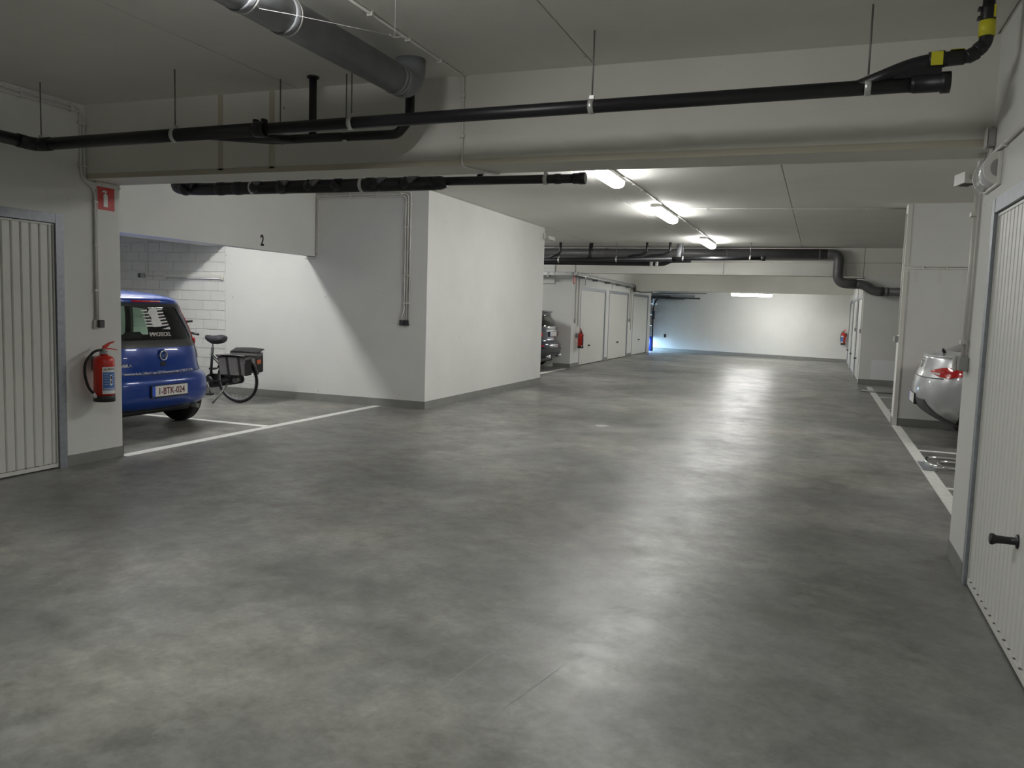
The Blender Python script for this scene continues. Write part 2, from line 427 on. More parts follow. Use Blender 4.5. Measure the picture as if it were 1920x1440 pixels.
# back wall, slightly askew
bx0, by0, bx1, by1 = -6.5, 32.97, 1.4, 30.05
def askew(x, t=0): return by0+(by1-by0)*(x-bx0)/(bx1-bx0)+t
struct('wall_back', MB().add([(bx0, askew(bx0), 0), (bx1, askew(bx1), 0), (bx1, askew(bx1, .3), 0), (bx0, askew(bx0, .3), 0),
       (bx0, askew(bx0), ZC), (bx1, askew(bx1), ZC), (bx1, askew(bx1, .3), ZC), (bx0, askew(bx0, .3), ZC)],
       [(0, 1, 5, 4), (1, 2, 6, 5), (2, 3, 7, 6), (3, 0, 4, 7), (4, 5, 6, 7), (3, 2, 1, 0)]), 'wall_paint', 'plain white end wall lit by daylight on one side')
struct('baseboard_back', MB().add([(bx0, askew(bx0, -.008), 0), (bx1, askew(bx1, -.008), 0), (bx1, askew(bx1), 0), (bx0, askew(bx0), 0),
       (bx0, askew(bx0, -.008), .12), (bx1, askew(bx1, -.008), .12), (bx1, askew(bx1), .12), (bx0, askew(bx0), .12)],
       [(0, 1, 5, 4), (1, 2, 6, 5), (2, 3, 7, 6), (3, 0, 4, 7), (4, 5, 6, 7), (3, 2, 1, 0)]), 'plinth_grey', 'grey plinth along the end wall', 'baseboard')

# right side
DRY1, DRY0 = 5.271, 2.75
struct('wall_right', MB().box(XR, 1.3, DRY1, YB1, 0, ZC).box(XR, 1.3, DRY0, DRY1, 2.19, ZC).box(XR, 1.3, -6.5, DRY0, 0, ZC).box(1.3, 7, 5.5, YB1, 0, ZC),
       'wall_paint', 'painted wall around the near garage door with black knob')
struct('baseboard_right', MB().box(XR-.006, XR, DRY1, YB1+.006, 0, .105).box(XR-.006, 6, YB1, YB1+.006, 0, .105), 'plinth_grey', 'grey plinth at the foot of the near wall corner', 'baseboard')
struct('wall_right_column', MB().box(XCOL, 7, YCOL, YCOL+.3, 0, ZC), 'wall_paint', 'painted wall behind the silver car')
struct('baseboard_column', MB().box(XCOL-.006, 7, YCOL-.006, YCOL, 0, .11).box(XCOL-.006, XCOL, YCOL, YCOL+.3, 0, .11), 'plinth_grey', 'grey plinth behind the silver car', 'baseboard')
struct('wall_right_rear', MB().box(6.2, 7, YB1, 20.9, 0, ZC), 'wall_paint', 'rear wall of the bays beyond the silver car')
E1, E2, E3 = (21.1, 23.55), (23.95, 26.75), (27.3, 29.7)
wr = MB().box(XFR, 7, YA, YA+.2, 0, ZC)
for a, b in ((YA+.2, E1[0]), (E1[1], E2[0]), (E2[1], E3[0]), (E3[1], 31)): wr.box(XFR, 1.3, a, b, 0, ZC)
for a, b in (E1, E2, E3): wr.box(XFR, 1.3, a, b, 2.1, ZC).box(1.2, 1.3, a, b, 0, 2.1)
struct('wall_right_far', wr, 'wall_paint', 'white wall with garage doors beyond the bays')
struct('baseboard_right_far', MB().box(XFR-.006, 6.2, YA-.01, YA, 0, .12), 'plinth_grey', 'grey plinth under the pale wall patch', 'baseboard')
struct('wall_behind', MB().box(-12.5, 7.5, -6.6, -6.3, 0, ZC), 'wall_paint', 'closing wall behind the viewpoint')
struct('wall_outer_right', MB().box(1.3, 7.2, -6.5, -6.2, 0, ZC), 'wall_paint', 'closing wall of the garage boxes')
struct('wall_light_stop', MB().box(-12.9, -12.4, -6.6, 31, 0, ZC+.3).box(7.2, 7.6, -6.6, 31, 0, ZC+.3).box(-12.9, -6.5, 30.9, 31.2, 0, ZC+.3).box(1.35, 7.6, 30.9, 31.2, 0, ZC+.3),  # added shell, stops sky light leaking in through the door openings
       'wall_paint', 'unseen outer shell added behind the garage boxes to shut out sky light')
# exit outside
tag(MB().box(-16, -6.5, 31.0, 35.5, -.25, -.01).build('ramp_ground', 'ramp_concrete'), 'pale concrete ramp outside the exit gate', 'ground', kind='structure')

# ------------------------------------------------------------------ luminaires
def luminaire(c, length, along, label, group='tube lights on the ceiling', width=.17, height=.125, glow='lamp_glow'):
    """ceiling mounted; c = centre of the mounting face; along = 'x' or 'y'"""
    t = thing('tube_light', c, label, 'light', group)
    cx, cy, cz = c
    def P(a, b, z): return (cx+b, cy+a, cz+z) if along == 'y' else (cx+a, cy+b, cz+z)
    L2 = length/2; w2 = width/2
    hp = [(-w2*.7, 0), (w2*.7, 0), (w2*.98, -.02), (w2*1.02, -.055), (-w2*1.02, -.055), (-w2*.98, -.02)]
    MB().prism(hp, lambda p, q, s: P(s, p, q), -L2, L2).build('housing', 'lamp_white', t)
    zt = -.056
    prof = [(w2*.98, zt), (w2*.98, zt-.035), (w2*.93, zt-.055), (w2*.8, zt-.07), (w2*.5, zt-.08), (w2*.15, zt-.083)]
    prof = prof+[(-p, q) for p, q in prof[::-1]]
    rings = []
    for s, k in ((-L2+.005, .55), (-L2+.02, .85), (-L2+.05, 1), (L2-.05, 1), (L2-.02, .85), (L2-.005, .55)):
        rings.append([P(s, p*(.75+.25*k), zt+(q-zt)*k) for p, q in prof])
    MB().ring_skin(rings, True, True).build('diffuser', glow, t)
    for s in [(-.8+.4*i)*L2 for i in range(5)]:
        for sg in (-1, 1):
            MB().box(*(sum(([min(a, b), max(a, b)] for a, b in zip(P(s-.015, sg*w2-.004, -.072), P(s+.015, sg*w2+.004, -.04))), []))).build('clip', 'clamp_steel', t)
    return t
XLAMP = -2.42
luminaire((XLAMP, 2.5, ZC), 1.57, 'y', 'tube light on the ceiling above the viewpoint', None)
luminaire((XLAMP, 9.15, ZC), 1.57, 'y', 'lit tube light nearest behind the deep beam')
luminaire((XLAMP, 13.15, ZC), 1.57, 'y', 'lit tube light in the middle of the ceiling row with a conduit branching off')
luminaire((XLAMP, 18.45, ZC), 1.57, 'y', 'lit tube light in front of the far black pipes')
luminaire((XLAMP, 24.2, ZC), 1.57, 'y', 'tube light hidden behind the far beam above the far garage doors')
luminaire((-2.25, 29.0, 2.31), 1.35, 'x', 'lit tube light hanging under the low far ceiling before the end wall', glow='lamp_glow_twin')
luminaire((-7.94, 8.0, ZC), 1.57, 'y', 'tube light behind the lintel over the blue car', glow='lamp_glow_bay')
luminaire((-8.0, 18.2, ZC), 1.57, 'y', 'tube light over the dark car in the far bay')
luminaire((3.7, 9.2, ZC), 1.57, 'y', 'added unseen fill light over the bay with the silver car', glow='lamp_glow_added')  # added out of view to brighten the right bay and column wall

# ------------------------------------------------------------------ garage doors
def garage_door(n, xw, sg, y0, y1, zt, label, detail, knob_y, pitch=.085, knob_z=.53, yref=None, fw_=.075):
    """door in the wall plane x=xw, seen from the side x*sg; y0..y1 is the rough opening"""
    t = thing('door_%d' % n, (xw, (y0+y1)/2, 0), label, 'garage door'); t['kind'] = 'structure'
    X = lambda d: xw+sg*d
    fr = MB().box(X(-.08), X(.004), y1-fw_, y1, 0, zt).box(X(-.08), X(.004), y0, y0+fw_, 0, zt)
    fr.build('frame', 'galvanised', t, 'galvanised steel frame')
    MB().box(X(-.08), X(.002), y0+fw_, y1-fw_, zt-.08, zt).build('frame_head', 'galvanised', t)
    MB().box(X(-.07), X(-.055), y0+fw_, y1-fw_, .01, zt-.08).build('backing', 'pvc_shadow', t)
    a, b = y0+fw_+.004, y1-fw_-.004; top = zt-.086
    leaf = X(-.02)
    if detail:
        MB().box(X(-.055), X(-.014), b-.012, b, .012, top).build('edge_strip', 'door_white', t)
        MB().box(X(-.055), X(-.014), a, a+.012, .012, top).build('edge_strip', 'door_white', t)
        MB().box(X(-.055), X(-.012), a+.012, b-.012, .012, .045).build('bottom_rail', 'door_white', t)
        MB().box(X(-.055), X(-.016), a+.012, b-.012, top-.014, top).build('top_rail', 'door_white', t)
        y = b-.012; k = 0
        # one narrow starter rib then equal panels
        w0 = .04
        while y > a+.02:
            wd = w0 if k == 0 else pitch
            lo = max(y-wd, a+.012)
            g = .0045
            prof = [(lo+g*.4, -.052), (lo+g, -.026), (lo+g+.008, -.020), (y-g-.008, -.020), (y-g, -.026), (y-g*.4, -.052)]
            if y-lo > .025:
                MB().prism(prof, lambda p, q, s: (X(q), p, s), .05, top-.016).build('panel', 'door_white', t)
            y = lo; k += 1
        for q in range(int((b-a)/.11)):
            MB().box(X(-.052), X(-.0115), a+.06+q*.11, a+.075+q*.11, .046, .049).build('drain_slot', 'door_gap', t)
    else:
        m = MB(); k = int((b-a)/pitch); prof = []
        for i in range(k):
            u = a+(b-a)*i/k; v = a+(b-a)*(i+1)/k
            prof += [(u, -.027), (u+.008, -.02), (v-.008, -.02), (v, -.027)]
        m.grid([[(X(q), p, .02) for p, q in prof], [(X(q), p, top) for p, q in prof]], False)
        m.build('leaf', 'door_white', t)
        MB().box(X(-.05), X(-.002), y0+fw_, y1-fw_, zt-.012, zt+.02).build('top_gap', 'door_gap', t)
    kl = 1 if detail else .5
    h = MB().lathe((X(-.02), knob_y, knob_z), (sg, 0, 0), [(0, .032), (.006, .032), (.008, .018), (.05*kl, .017), (.085*kl, .019), (.098*kl, .026), (.108*kl, .026), (.112*kl, .02)], 16).build('handle', 'black_plastic', t, 'black knob')
    return t
garage_door(1, XL, 1, DLY0, DLY1, DZ, 'white ribbed garage door beside the near fire extinguisher', True, 3.95)
garage_door(2, XR, -1, DRY0, DRY1, 2.19, 'white ribbed garage door with a black knob at the near wall', True, 4.13, knob_z=.535)
garage_door(3, XG, 1, D1[0], D1[1], ZD, 'far white garage door next to the red extinguisher', False, 22.45)
garage_door(4, XG, 1, D2[0], D2[1], ZD, 'far white garage door numbered 17', False, 25.95)
garage_door(5, XG, 1, D3[0], D3[1], ZD, 'far white garage door next to the exit gate', False, 29.25)
garage_door(6, XFR, -1, E1[0], E1[1], 2.1, 'white garage door past the bays, first beyond the pale wall patch', False, 22.9, knob_z=.5)
garage_door(7, XFR, -1, E2[0], E2[1], 2.1, 'white garage door past the bays, second beyond the pale wall patch', False, 26.4, knob_z=.48)
garage_door(8, XFR, -1, E3[0], E3[1], 2.1, 'white garage door past the bays next to the end wall', False, 29.4, knob_z=.48)
wgo = bpy.data.objects['wall_garages']
put_text('door_number', '5', .22, (XG+.003, 21.85, 2.22), (0, 1, 0), (0, 0, 1), 'ink_black', wgo, sx=.9)
put_text('door_number', '17', .22, (XG+.003, 24.95, 2.22), (0, 1, 0), (0, 0, 1), 'ink_black', wgo, sx=.9)
# exit gate, partly raised, with tracks and operator
g = thing('exit_gate', (-6.38, 32.1, 0), 'partly raised sectional exit gate letting daylight in underneath', 'gate')
for k in range(4):
    MB().box(-6.42, -6.38, 31.3, 32.92, .56+k*.44, .56+k*.44+.43, .006).build('section_panel', 'grey_box', g)
MB().box(-6.43, -6.37, 31.3, 32.92, .53, .56).build('rubber_seal', 'rubber_black', g)
for yy in (31.34, 32.45):
    MB().tube(fillet([(-6.24, yy, 0), (-6.27, yy, 1.75), (-6.15, yy, 2.1), (-4.3, yy, 2.1)], .3, 6), .032, 6).build('track', 'pipe_black', g)
MB().box(-6.3, -4.25, 32.28, 32.34, 2.16, 2.24).build('drive_rail', 'galvanised', g)
MB().box(-6.35, -5.55, 32.05, 32.3, 2.07, 2.2, .02).build('operator', 'dark_grey_box', g)
MB().box(-4.5, -4.2, 32.3, 32.5, 2.03, 2.14, .01).build('track_bracket', 'dark_grey_box', g)
MB().box(-6.3, -6.2, 32.38, 32.52, 1.25, 1.6, .01).build('control_box', 'pipe_black', g)
MB().tube([(-6.2, 31.9, 2.2), (-4.4, 31.9, 2.27)], .012, 6).build('spring_shaft', 'clamp_steel', g)
MB().tube([(-6.2, 31.6, 2.25), (-4.1, 31.6, 2.3)], .012, 6).build('cable', 'rod_steel', g)
b = thing('post', (-6.3, 32.35, 0), 'short blue post under the raised exit gate', 'post')
MB().tube([(-6.3, 32.35, 0), (-6.3, 32.35, .55)], .06, 14).build('shaft', 'bollard_blue', b)
MB().tube([(-6.3, 32.35, .55), (-6.3, 32.35, .58)], [.06, .035], 14).build('cap', 'bollard_blue', b)
tag(MB().box(-5.83, -5.75, askew(-5.8, -.05), askew(-5.8, 0), .55, .68, .01).build('wall_switch', 'black_plastic'), 'small dark switch on the daylit end wall', 'switch')

# ------------------------------------------------------------------ pipes and ducts
def hanger(parent, x, y, z, r, ztop=None, axis='x', m='clamp_steel'):
    ztop = ZC if ztop is None else ztop
    w_ = .016
    a = (1, 0, 0) if axis == 'x' else (0, 1, 0)
    c = Vector((x, y, z))
    hb = MB().lathe(c-Vector(a)*w_, a, [(0, r+.001), (0, r+.005), (2*w_, r+.005), (2*w_, r+.001)], 16, False)
    hb.box(x-.014, x+.014, y-.014, y+.014, z+r, z+r+.022)
    h = hb.build('hanger_band', m, parent)
    MB().tube([(x, y, z+r+.02), (x, y, ztop)], .005, 6).build('rod', 'rod_steel', h)
    return h
def ring(parent, c, axis, r, length, m, name='coupling'):
    a = Vector(axis).normalized()
    return MB().lathe(Vector(c)-a*length/2, a, [(0, r*.96), (0, r*1.12), (length*.2, r*1.16), (length*.8, r*1.16), (length, r*1.12), (length, r*.96)], 16, False).build(name, m, parent)

# long near drain
Z0, Z1 = 2.668, 2.722
def zl(x): return Z0+(Z1-Z0)*(x+5.9)/6.24
YP = 4.78
p = thing('drain_pipe', (-2.7, YP, 2.6), 'long black drain pipe hung on rods in front of the deep beam', 'pipe', 'black drain pipes')
MB().tube([(-5.8, YP, zl(-5.8)), (-3.75, YP, zl(-3.75))], .047, 18).build('pipe_run', 'pipe_black', p)
MB().tube([(-3.75, YP, zl(-3.75)), (.40, YP, zl(.36))], .0395, 18).build('pipe_run', 'pipe_black', p)
MB().tube(fillet([(-5.70, YP, zl(-5.7)), (-5.86, YP, 2.668), (-5.86, YP-.16, 2.675)], .12, 6), .052, 18).build('elbow', 'pipe_black', p)
MB().tube([(-5.86, YP-.14, 2.674), (-5.86, -5.5, 2.74)], .047, 18).build('pipe_run', 'pipe_black', p)
ring(p, (-3.72, YP, zl(-3.72)), (1, 0, 0), .047, .09, 'pipe_black')
for x in (-3.77, -3.70): MB().box(x, x+.025, YP-.02, YP+.02, 2.72, 2.755).build('coupling_lug', 'pipe_black', p)
for x in (-5.8, -4.47, -2.99, -1.345, .157):
    hanger(p, x, YP if x > -5.5 else YP, zl(x), .047 if x < -3.8 else .0395)
# wye fitting, end cap and riser at the end by the wall
MB().lathe((.36, YP, zl(.36)), (1, 0, 0), [(0, .041), (.02, .046), (.14, .046), (.142, .054), (.185, .054), (.188, .0)], 18).build('end_cap', 'pipe_black', p)
MB().tube(fillet([(.10, YP, zl(.1)), (.39, YP, 2.832), (.60, YP, 2.842)], .10, 6), .037, 16).build('branch', 'pipe_black', p)
MB().prism([(.20, zl(.2)-.02), (.50, zl(.5)-.03), (.50, 2.85), (.40, 2.845)], lambda a_, q, s_: (a_, s_, q), YP-.026, YP+.026).build('wye_web', 'pipe_black', p)
ring(p, (.475, YP, 2.838), (1, 0, .05), .037, .075, 'pipe_black')
MB().tube(fillet([(.58, YP, 2.842), (.63, YP, 2.845), (.692, YP, 2.90), (.692, YP, 2.97)], .05, 5), .033, 16).build('elbow', 'pipe_black', p)
ring(p, (.635, YP, 2.852), (1, 0, .5), .031, .05, 'pipe_black')
ring(p, (.667, YP, 2.88), (1, 0, 1), .031, .035, 'pipe_black')
MB().tube([(.692, YP, 2.95), (.692, YP, ZC)], .0285, 16).build('riser', 'pipe_black', p)
ring(p, (.692, YP, 3.045), (0, 0, 1), .031, .075, 'pipe_black')
MB().lathe((.692, YP, 2.935), (0, 0, 1), [(0, .03), (0, .0385), (.075, .0385), (.075, .03)], 18, False).build('label', 'label_yellow', p, 'yellow label sleeve')
MB().box(.445, .500, YP-.0455, YP-.0435, 2.80, 2.868).build('label', 'label_yellow', p, 'yellow sticker')
MB().box(.535, .60, YP-.02, YP+.02, 2.8785, 2.881).build('label', 'label_yellow', p, 'yellow sticker')
MB().box(.700, .722, YP-.029, YP-.012, 3.02, 3.08).build('label', 'label_yellow', p, 'yellow sticker')
for z in (3.02, 3.065): MB().box(.645, .665, YP-.02, YP+.02, z, z+.012).build('coupling_lug', 'pipe_black', p)

# second short drain near the duct end
Y2 = 5.19
p = thing('drain_pipe', (-3.3, Y2, 2.66), 'shorter black drain with two risers between the long pipe and the beam', 'pipe', 'black drain pipes')
MB().tube(fillet([(-2.775, Y2, 3.0), (-2.775, Y2, 2.80), (-2.87, Y2, 2.70), (-3.9, Y2-.02, 2.70), (-4.3, YP+.01, 2.682)], .04, 4), .033, 14).build('pipe_run', 'pipe_black', p)
MB().tube([(-2.775, Y2, 2.78), (-2.775, Y2, ZC)], .030, 14).build('riser', 'pipe_black', p)
MB().tube([(-3.575, Y2, 2.70), (-3.575, Y2, ZC)], .028, 14).build('riser', 'pipe_black', p)
MB().lathe((-3.575, Y2, ZC-.012), (0, 0, 1), [(0, .045), (.012, .045)], 16).build('collar', 'pipe_black', p)
MB().tube([(-3.72, Y2-.03, 2.695), (-3.98, YP+.02, 2.655)], .03, 12).build('branch', 'pipe_black', p)
hanger(p, -3.29, Y2, 2.70, .033); hanger(p, -3.86, Y2, 2.70, .033)

# manifold just behind the deep beam
Y3, Z3 = 6.3, 2.54
p = thing('drain_pipe', (-3.9, Y3, 2.47), 'black drain manifold with many grey branches just behind the deep beam', 'pipe', 'black drain pipes')
MB().tube(fillet([(-5.92, Y3+.35, 2.9), (-5.92, Y3, 2.56), (-5.6, Y3, Z3), (-3.1, Y3, Z3-.005)], .12, 5), .058, 18).build('pipe_run', 'pipe_black', p)
MB().lathe((-3.12, Y3, Z3-.003), (1, 0, 0), [(0, .058), (.06, .058), (.12, .037)], 18).build('reducer', 'pipe_black', p)
MB().tube([(-3.05, Y3, Z3+.01), (-1.86, Y3, Z3+.002)], .0355, 18).build('pipe_run', 'pipe_black', p)
MB().lathe((-1.90, Y3, Z3+.002), (1, 0, 0), [(0, .038), (.0, .043), (.05, .043), (.052, .047), (.098, .047), (.1, .042)], 18).build('end_cap', 'pipe_black', p)
MB().lathe((-1.7995, Y3, Z3+.002), (1, 0, 0), [(0, .04), (.0015, .04)], 18).build('cap_disc', 'grey_box', p, 'grey cap face')
ring(p, (-2.03, Y3, Z3+.003), (1, 0, 0), .036, .05, 'pipe_black')
for x in (-5.35, -5.15, -4.66, -3.74, -3.62): ring(p, (x, Y3, Z3), (1, 0, 0), .055, .07, 'pipe_black')
for x, l, r, gm in ((-5.72, .3, .05, 0), (-4.92, .2, .036, 1), (-4.62, .2, .036, 1), (-4.34, .42, .030, 1), (-4.05, .16, .036, 0), (-3.66, .38, .024, 1), (-3.37, .42, .030, 1)):
    MB().tube(fillet([(x-.02, Y3-.045, Z3-.015), (x+l*.7, Y3-.13, Z3+.16), (x+l, Y3-.15, Z3+.4), (x+l, Y3-.15, ZC)], .1, 4), r, 12).build('branch', 'duct_grey' if gm else 'pipe_black', p)
    MB().lathe((x-.02, Y3-.05, Z3-.012), (.7, -.22, .5), [(-.02, r*1.0), (0, r*1.3), (.055, r*1.3), (.06, r)], 12, False).build('branch_socket', 'pipe_black', p)
for x, r in ((-4.98, .058), (-3.82, .058), (-2.13, .036)): hanger(p, x, Y3, Z3, r)
MB().tube([(-2.75, Y3+.05, Z3+.02), (-2.6, Y3+.1, Z3+.3), (-2.6, Y3+.1, ZC)], .022, 10).build('branch', 'pipe_black', p)

# grey near duct
DX_, DZ_, DR = -2.677, 2.966, .0965
p = thing('ventilation_duct', (DX_, 2, 2.85), 'grey round ventilation duct under the ceiling at the top edge', 'duct', 'grey ventilation ducts')
MB().tube([(DX_, -5.8, DZ_), (DX_, 4.86, DZ_)], DR, 28).build('duct_run', 'duct_grey', p)
for y in (3.28, 3.62, 4.80):
    MB().lathe((DX_, y-.022, DZ_), (0, 1, 0), [(0, DR), (0, DR*1.035), (.012, DR*1.05), (.03, DR*1.05), (.044, DR*1.03), (.044, DR)], 28, False).build('joint_ring', 'duct_grey', p)
    MB().lathe((DX_, y+.026, DZ_), (0, 1, 0), [(0, DR), (0, DR*1.022), (.012, DR*1.022), (.012, DR)], 28, False).build('seal_ring', 'clamp_steel', p)
MB().tube([(DX_, 4.84, DZ_)]+[(DX_, 4.88+.13*math.sin(a), DZ_+.13*(1-math.cos(a))) for a in [k*PI/2/8 for k in range(9)]]+[(DX_, 5.01, ZC)], DR*1.03, 28).build('elbow', 'duct_grey', p)

# far black drains
YF = 19.1
p = thing('drain_pipe', (-4, YF, 2.65), 'far black drain pipe with a capped end below the far tube light', 'pipe', 'black drain pipes')
zf = lambda x: 2.712+(2.798-2.712)*(x+6.4)/5.2
MB().tube([(-8.5, YF, zf(-8.5)), (-3.3, YF, zf(-3.3))], .058, 16).build('pipe_run', 'pipe_black', p)
MB().tube([(-3.3, YF, zf(-3.3)), (-1.28, YF, zf(-1.28))], .040, 16).build('pipe_run', 'pipe_black', p)
MB().lathe((-1.32, YF, zf(-1.3)), (1, 0, 0), [(0, .042), (0, .06), (.09, .06), (.09, .0)], 16).build('end_cap', 'pipe_black', p)
for x in (-6.05, -4.62, -3.06, -1.56): hanger(p, x, YF, zf(x), .058 if x < -3.3 else .04)
for x, dx in ((-6.02, -.12), (-3.9, -.35), (-3.36, -.45)):
    MB().tube(fillet([(x, YF, ZC), (x, YF, 2.93), (x+dx*.35, YF, 2.86), (x+dx, YF, 2.84), (x+dx-.15, YF, 2.79)], .05, 4), .030, 10).build('riser', 'pipe_black', p)
MB().tube([(-3.2, 19.5, ZC), (-3.2, 19.3, 2.8)], .06, 12).build('riser', 'duct_grey', p)
MB().tube([(-5.3, 19.3, ZC), (-5.3, 19.15, 2.78)], .05, 12).build('riser', 'pipe_black', p)
p = thing('drain_pipe', (-5, 19.4, 2.6), 'lower far black drain with two white bands', 'pipe', 'black drain pipes')
MB().tube(fillet([(-8.5, 19.3, 2.66), (-6.3, 19.3, 2.665), (-3.75, 19.3, 2.66), (-3.5, 19.3, 2.665), (-3.38, 19.3, 2.735), (-2.9, 19.3, 2.745)], .07, 4), .05, 14).build('pipe_run', 'pipe_black', p)
for x in (-3.85, -3.72): MB().lathe((x, 19.3, 2.661), (1, 0, 0), [(0, .05), (0, .056), (.07, .056), (.07, .05)], 14, False).build('band', 'white_print', p)

# far grey duct with S bend
YD = 20.42
p = thing('ventilation_duct', (-2, YD, 2), 'far grey ventilation duct bending down along the far beam', 'duct', 'grey ventilation ducts')
MB().tube([(-9, YD, 2.985), (.05, YD, 2.99)], .12, 20).build('duct_run', 'duct_dark', p)
MB().tube(fillet([(-.02, YD, 2.99), (.32, YD, 2.985), (.31, YD, 2.33), (.72, YD, 2.31)], .26, 8), .112, 20).build('elbow', 'duct_dark', p)
MB().tube(fillet([(.70, YD, 2.31), (.88, YD, 2.30), (1.08, YD, 2.16), (1.3, YD, 2.15)], .12, 6), .105, 20).build('elbow', 'duct_dark', p)
MB().tube([(1.28, YD, 2.15), (6, YD, 2.15)], .095, 20).build('duct_run', 'duct_dark', p)
for x, z, r in ((-2.2, 2.988, .12), (-.1, 2.989, .12), (-5.2, 2.987, .12), (1.38, 2.15, .095)):
    MB().lathe((x-.02, YD, z), (1, 0, 0), [(0, r), (0, r*1.05), (.04, r*1.05), (.04, r)], 20, False).build('joint_ring', 'duct_dark', p)
MB().box(.42, .88, YD-.03, YD+.03, 2.425, 2.45).build('strap', 'rod_steel', p)
MB().tube([(.86, YD, 2.43), (.86, YD, ZC)], .006, 6).build('rod', 'rod_steel', p)
# duct riser piece at the ceiling

# ------------------------------------------------------------------ conduits, sockets, signs, extinguishers
def conduit(name, runs, label, clips=(), r=.0085, group='white cable conduits', m='pvc_white', cat='conduit', clip_axis=None):
    """runs: polylines; clips: (x, y, z, dx, dy, dz) half sizes"""
    t = thing(name, tuple(runs[0][0]), label, cat, group)
    for pts in runs: MB().tube(fillet(pts, .06, 5), r, 8).build('tube', m, t)
    for c in clips: MB().box(c[0]-c[3], c[0]+c[3], c[1]-c[4], c[1]+c[4], c[2]-c[5], c[2]+c[5]).build('clip', m, t)
    return t
xw = XL+.014
cl = [(xw, 5.405, z, .012, .04, .008) for z in (2.98, 2.62)]+[(xw, 5.535, z, .012, .022, .008) for z in (2.33, 1.95, 1.55)]+[(xw, y, 3.092, .012, .008, .035) for y in (4.83, 5.3, 4.3)]
conduit('cable_conduit', [[(xw, -4, 3.11), (xw, 5.39, 3.11), (xw, 5.39, 2.52), (xw, 5.53, 2.44), (xw, 5.53, 1.28)],
                          [(xw, -4, 3.075), (xw, 5.425, 3.075), (xw, 5.425, 2.49), (xw, 5.81, 2.485)],
                          [(xw, 5.54, 2.505), (xw, 5.80, 2.505)], [(xw, 5.547, 2.44), (xw, 5.547, 1.28)]],
        'twin white conduits running down the wall above the near extinguisher', cl, r=.0105)
s = thing('wall_socket', (XL+.02, 5.545, 1.21), 'dark grey socket below the conduits by the near extinguisher', 'socket', 'wall sockets')
MB().box(XL, XL+.02, 5.50, 5.585, 1.21, 1.285, .004).build('back_box', 'pvc_white', s)
MB().box(XL+.02, XL+.05, 5.53, 5.59, 1.215, 1.285, .006).build('cover', 'dark_grey_box', s)
# block wall conduits and sockets
yw = YBLK-.014
xs = (-5.668, -5.628, -5.588)
cl = [(-5.628, yw, z, .058, .012, .01) for z in (2.95, 2.62, 2.28, 1.93, 1.53, 1.35)[:5]]+[(x, yw, 3.09, .01, .012, .03) for x in (-7.0, -6.6, -6.15, -5.75)]+[(-7.155, yw, z, .03, .012, .01) for z in (2.95, 2.6, 2.27)]
conduit('cable_conduit', [[(xs[0]-.05, yw, 1.29), (xs[0]-.03, yw, 1.37), (xs[0], yw, 1.42), (xs[0], yw, 3.06), (-7.14, yw, 3.06), (-7.14, yw, 2.19), (-7.34, yw, 2.18)],
                          [(xs[1], yw, 1.29), (xs[1], yw, 3.09), (-7.165, yw, 3.09), (-7.165, yw, 2.17), (-7.38, yw, 2.165)],
                          [(xs[2], yw, 1.24), (xs[2], yw, 3.125), (-7.17, yw, 3.125)]],
        'bundle of white conduits up the shaded side of the block wall', cl, r=.0105)
for x, lab in ((-5.70, 'black socket on the block wall, the one on the bicycle side'), (-5.618, 'black socket on the block wall, the one nearer the corner')):
    s = thing('wall_socket', (x, yw, 1.21), lab, 'socket', 'wall sockets')
    MB().box(x-.036, x+.036, YBLK-.03, YBLK, 1.21, 1.285, .005).build('body', 'black_plastic', s)
    MB().lathe((x, YBLK-.03, 1.247), (0, -1, 0), [(0, .026), (.004, .026), (.004, .021), (.001, .02)], 14).build('socket_ring', 'dark_grey_box', s)
# conduit over the near ceiling and down the beam
conduit('cable_conduit', [[(-2.48, 3.32, ZC-.01), (-2.48, YB0-.012, ZC-.01), (-2.48, YB0-.012, ZB-.012), (-2.33, YB1-.01, ZB-.012), (-2.33, YB1+.012, ZB+.05), (-2.33, YB1+.012, ZC-.012), (-2.33, 8.4, ZC-.012)]],
        'white conduit over the ceiling and down the face of the deep beam', [(-2.48, y, ZC-.0135, .018, .01, .012) for y in (3.7, 4.15, 4.6, 5.05)]+[(-2.48, YB0-.014, z, .018, .012, .01) for z in (3.0, 2.72)], m='pvc_shadow' if 0 else 'pvc_white')
conduit('cable_conduit', [[(-2.33, 9.95, ZC-.012), (-2.33, 12.4, ZC-.012)]], 'conduit between the first and second tube light of the row', [(-2.33, y, ZC-.0135, .018, .01, .012) for y in (10.4, 10.9, 11.4, 11.9)])
conduit('cable_conduit', [[(-2.33, 13.95, ZC-.012), (-2.33, 17.7, ZC-.012)]], 'conduit between the second and third tube light of the row', [(-2.33, y, ZC-.0135, .018, .01, .012) for y in (14.6, 15.4, 16.2, 17.0)])
conduit('cable_conduit', [[(-2.3, 12.9, ZC-.012), (1.1, 13.3, ZC-.012)]], 'conduit crossing the ceiling from the middle tube light toward the column', [(-2.3+3.4*k/6, 12.9+.4*k/6, ZC-.0135, .01, .018, .012) for k in range(1, 6)])
conduit('cable_conduit', [[(-2.3, YA-.018, 3.09), (-2.3, YA-.018, 2.51)], [(-3.2, YA-.018, 2.80), (5, YA-.018, 2.82)]], 'conduit along the far beam behind the grey duct', [(x, YA-.021, 2.81, .012, .014, .02) for x in (-1.7, -1.2, -.65, 0, .5, 1.2, 1.8)], r=.012)
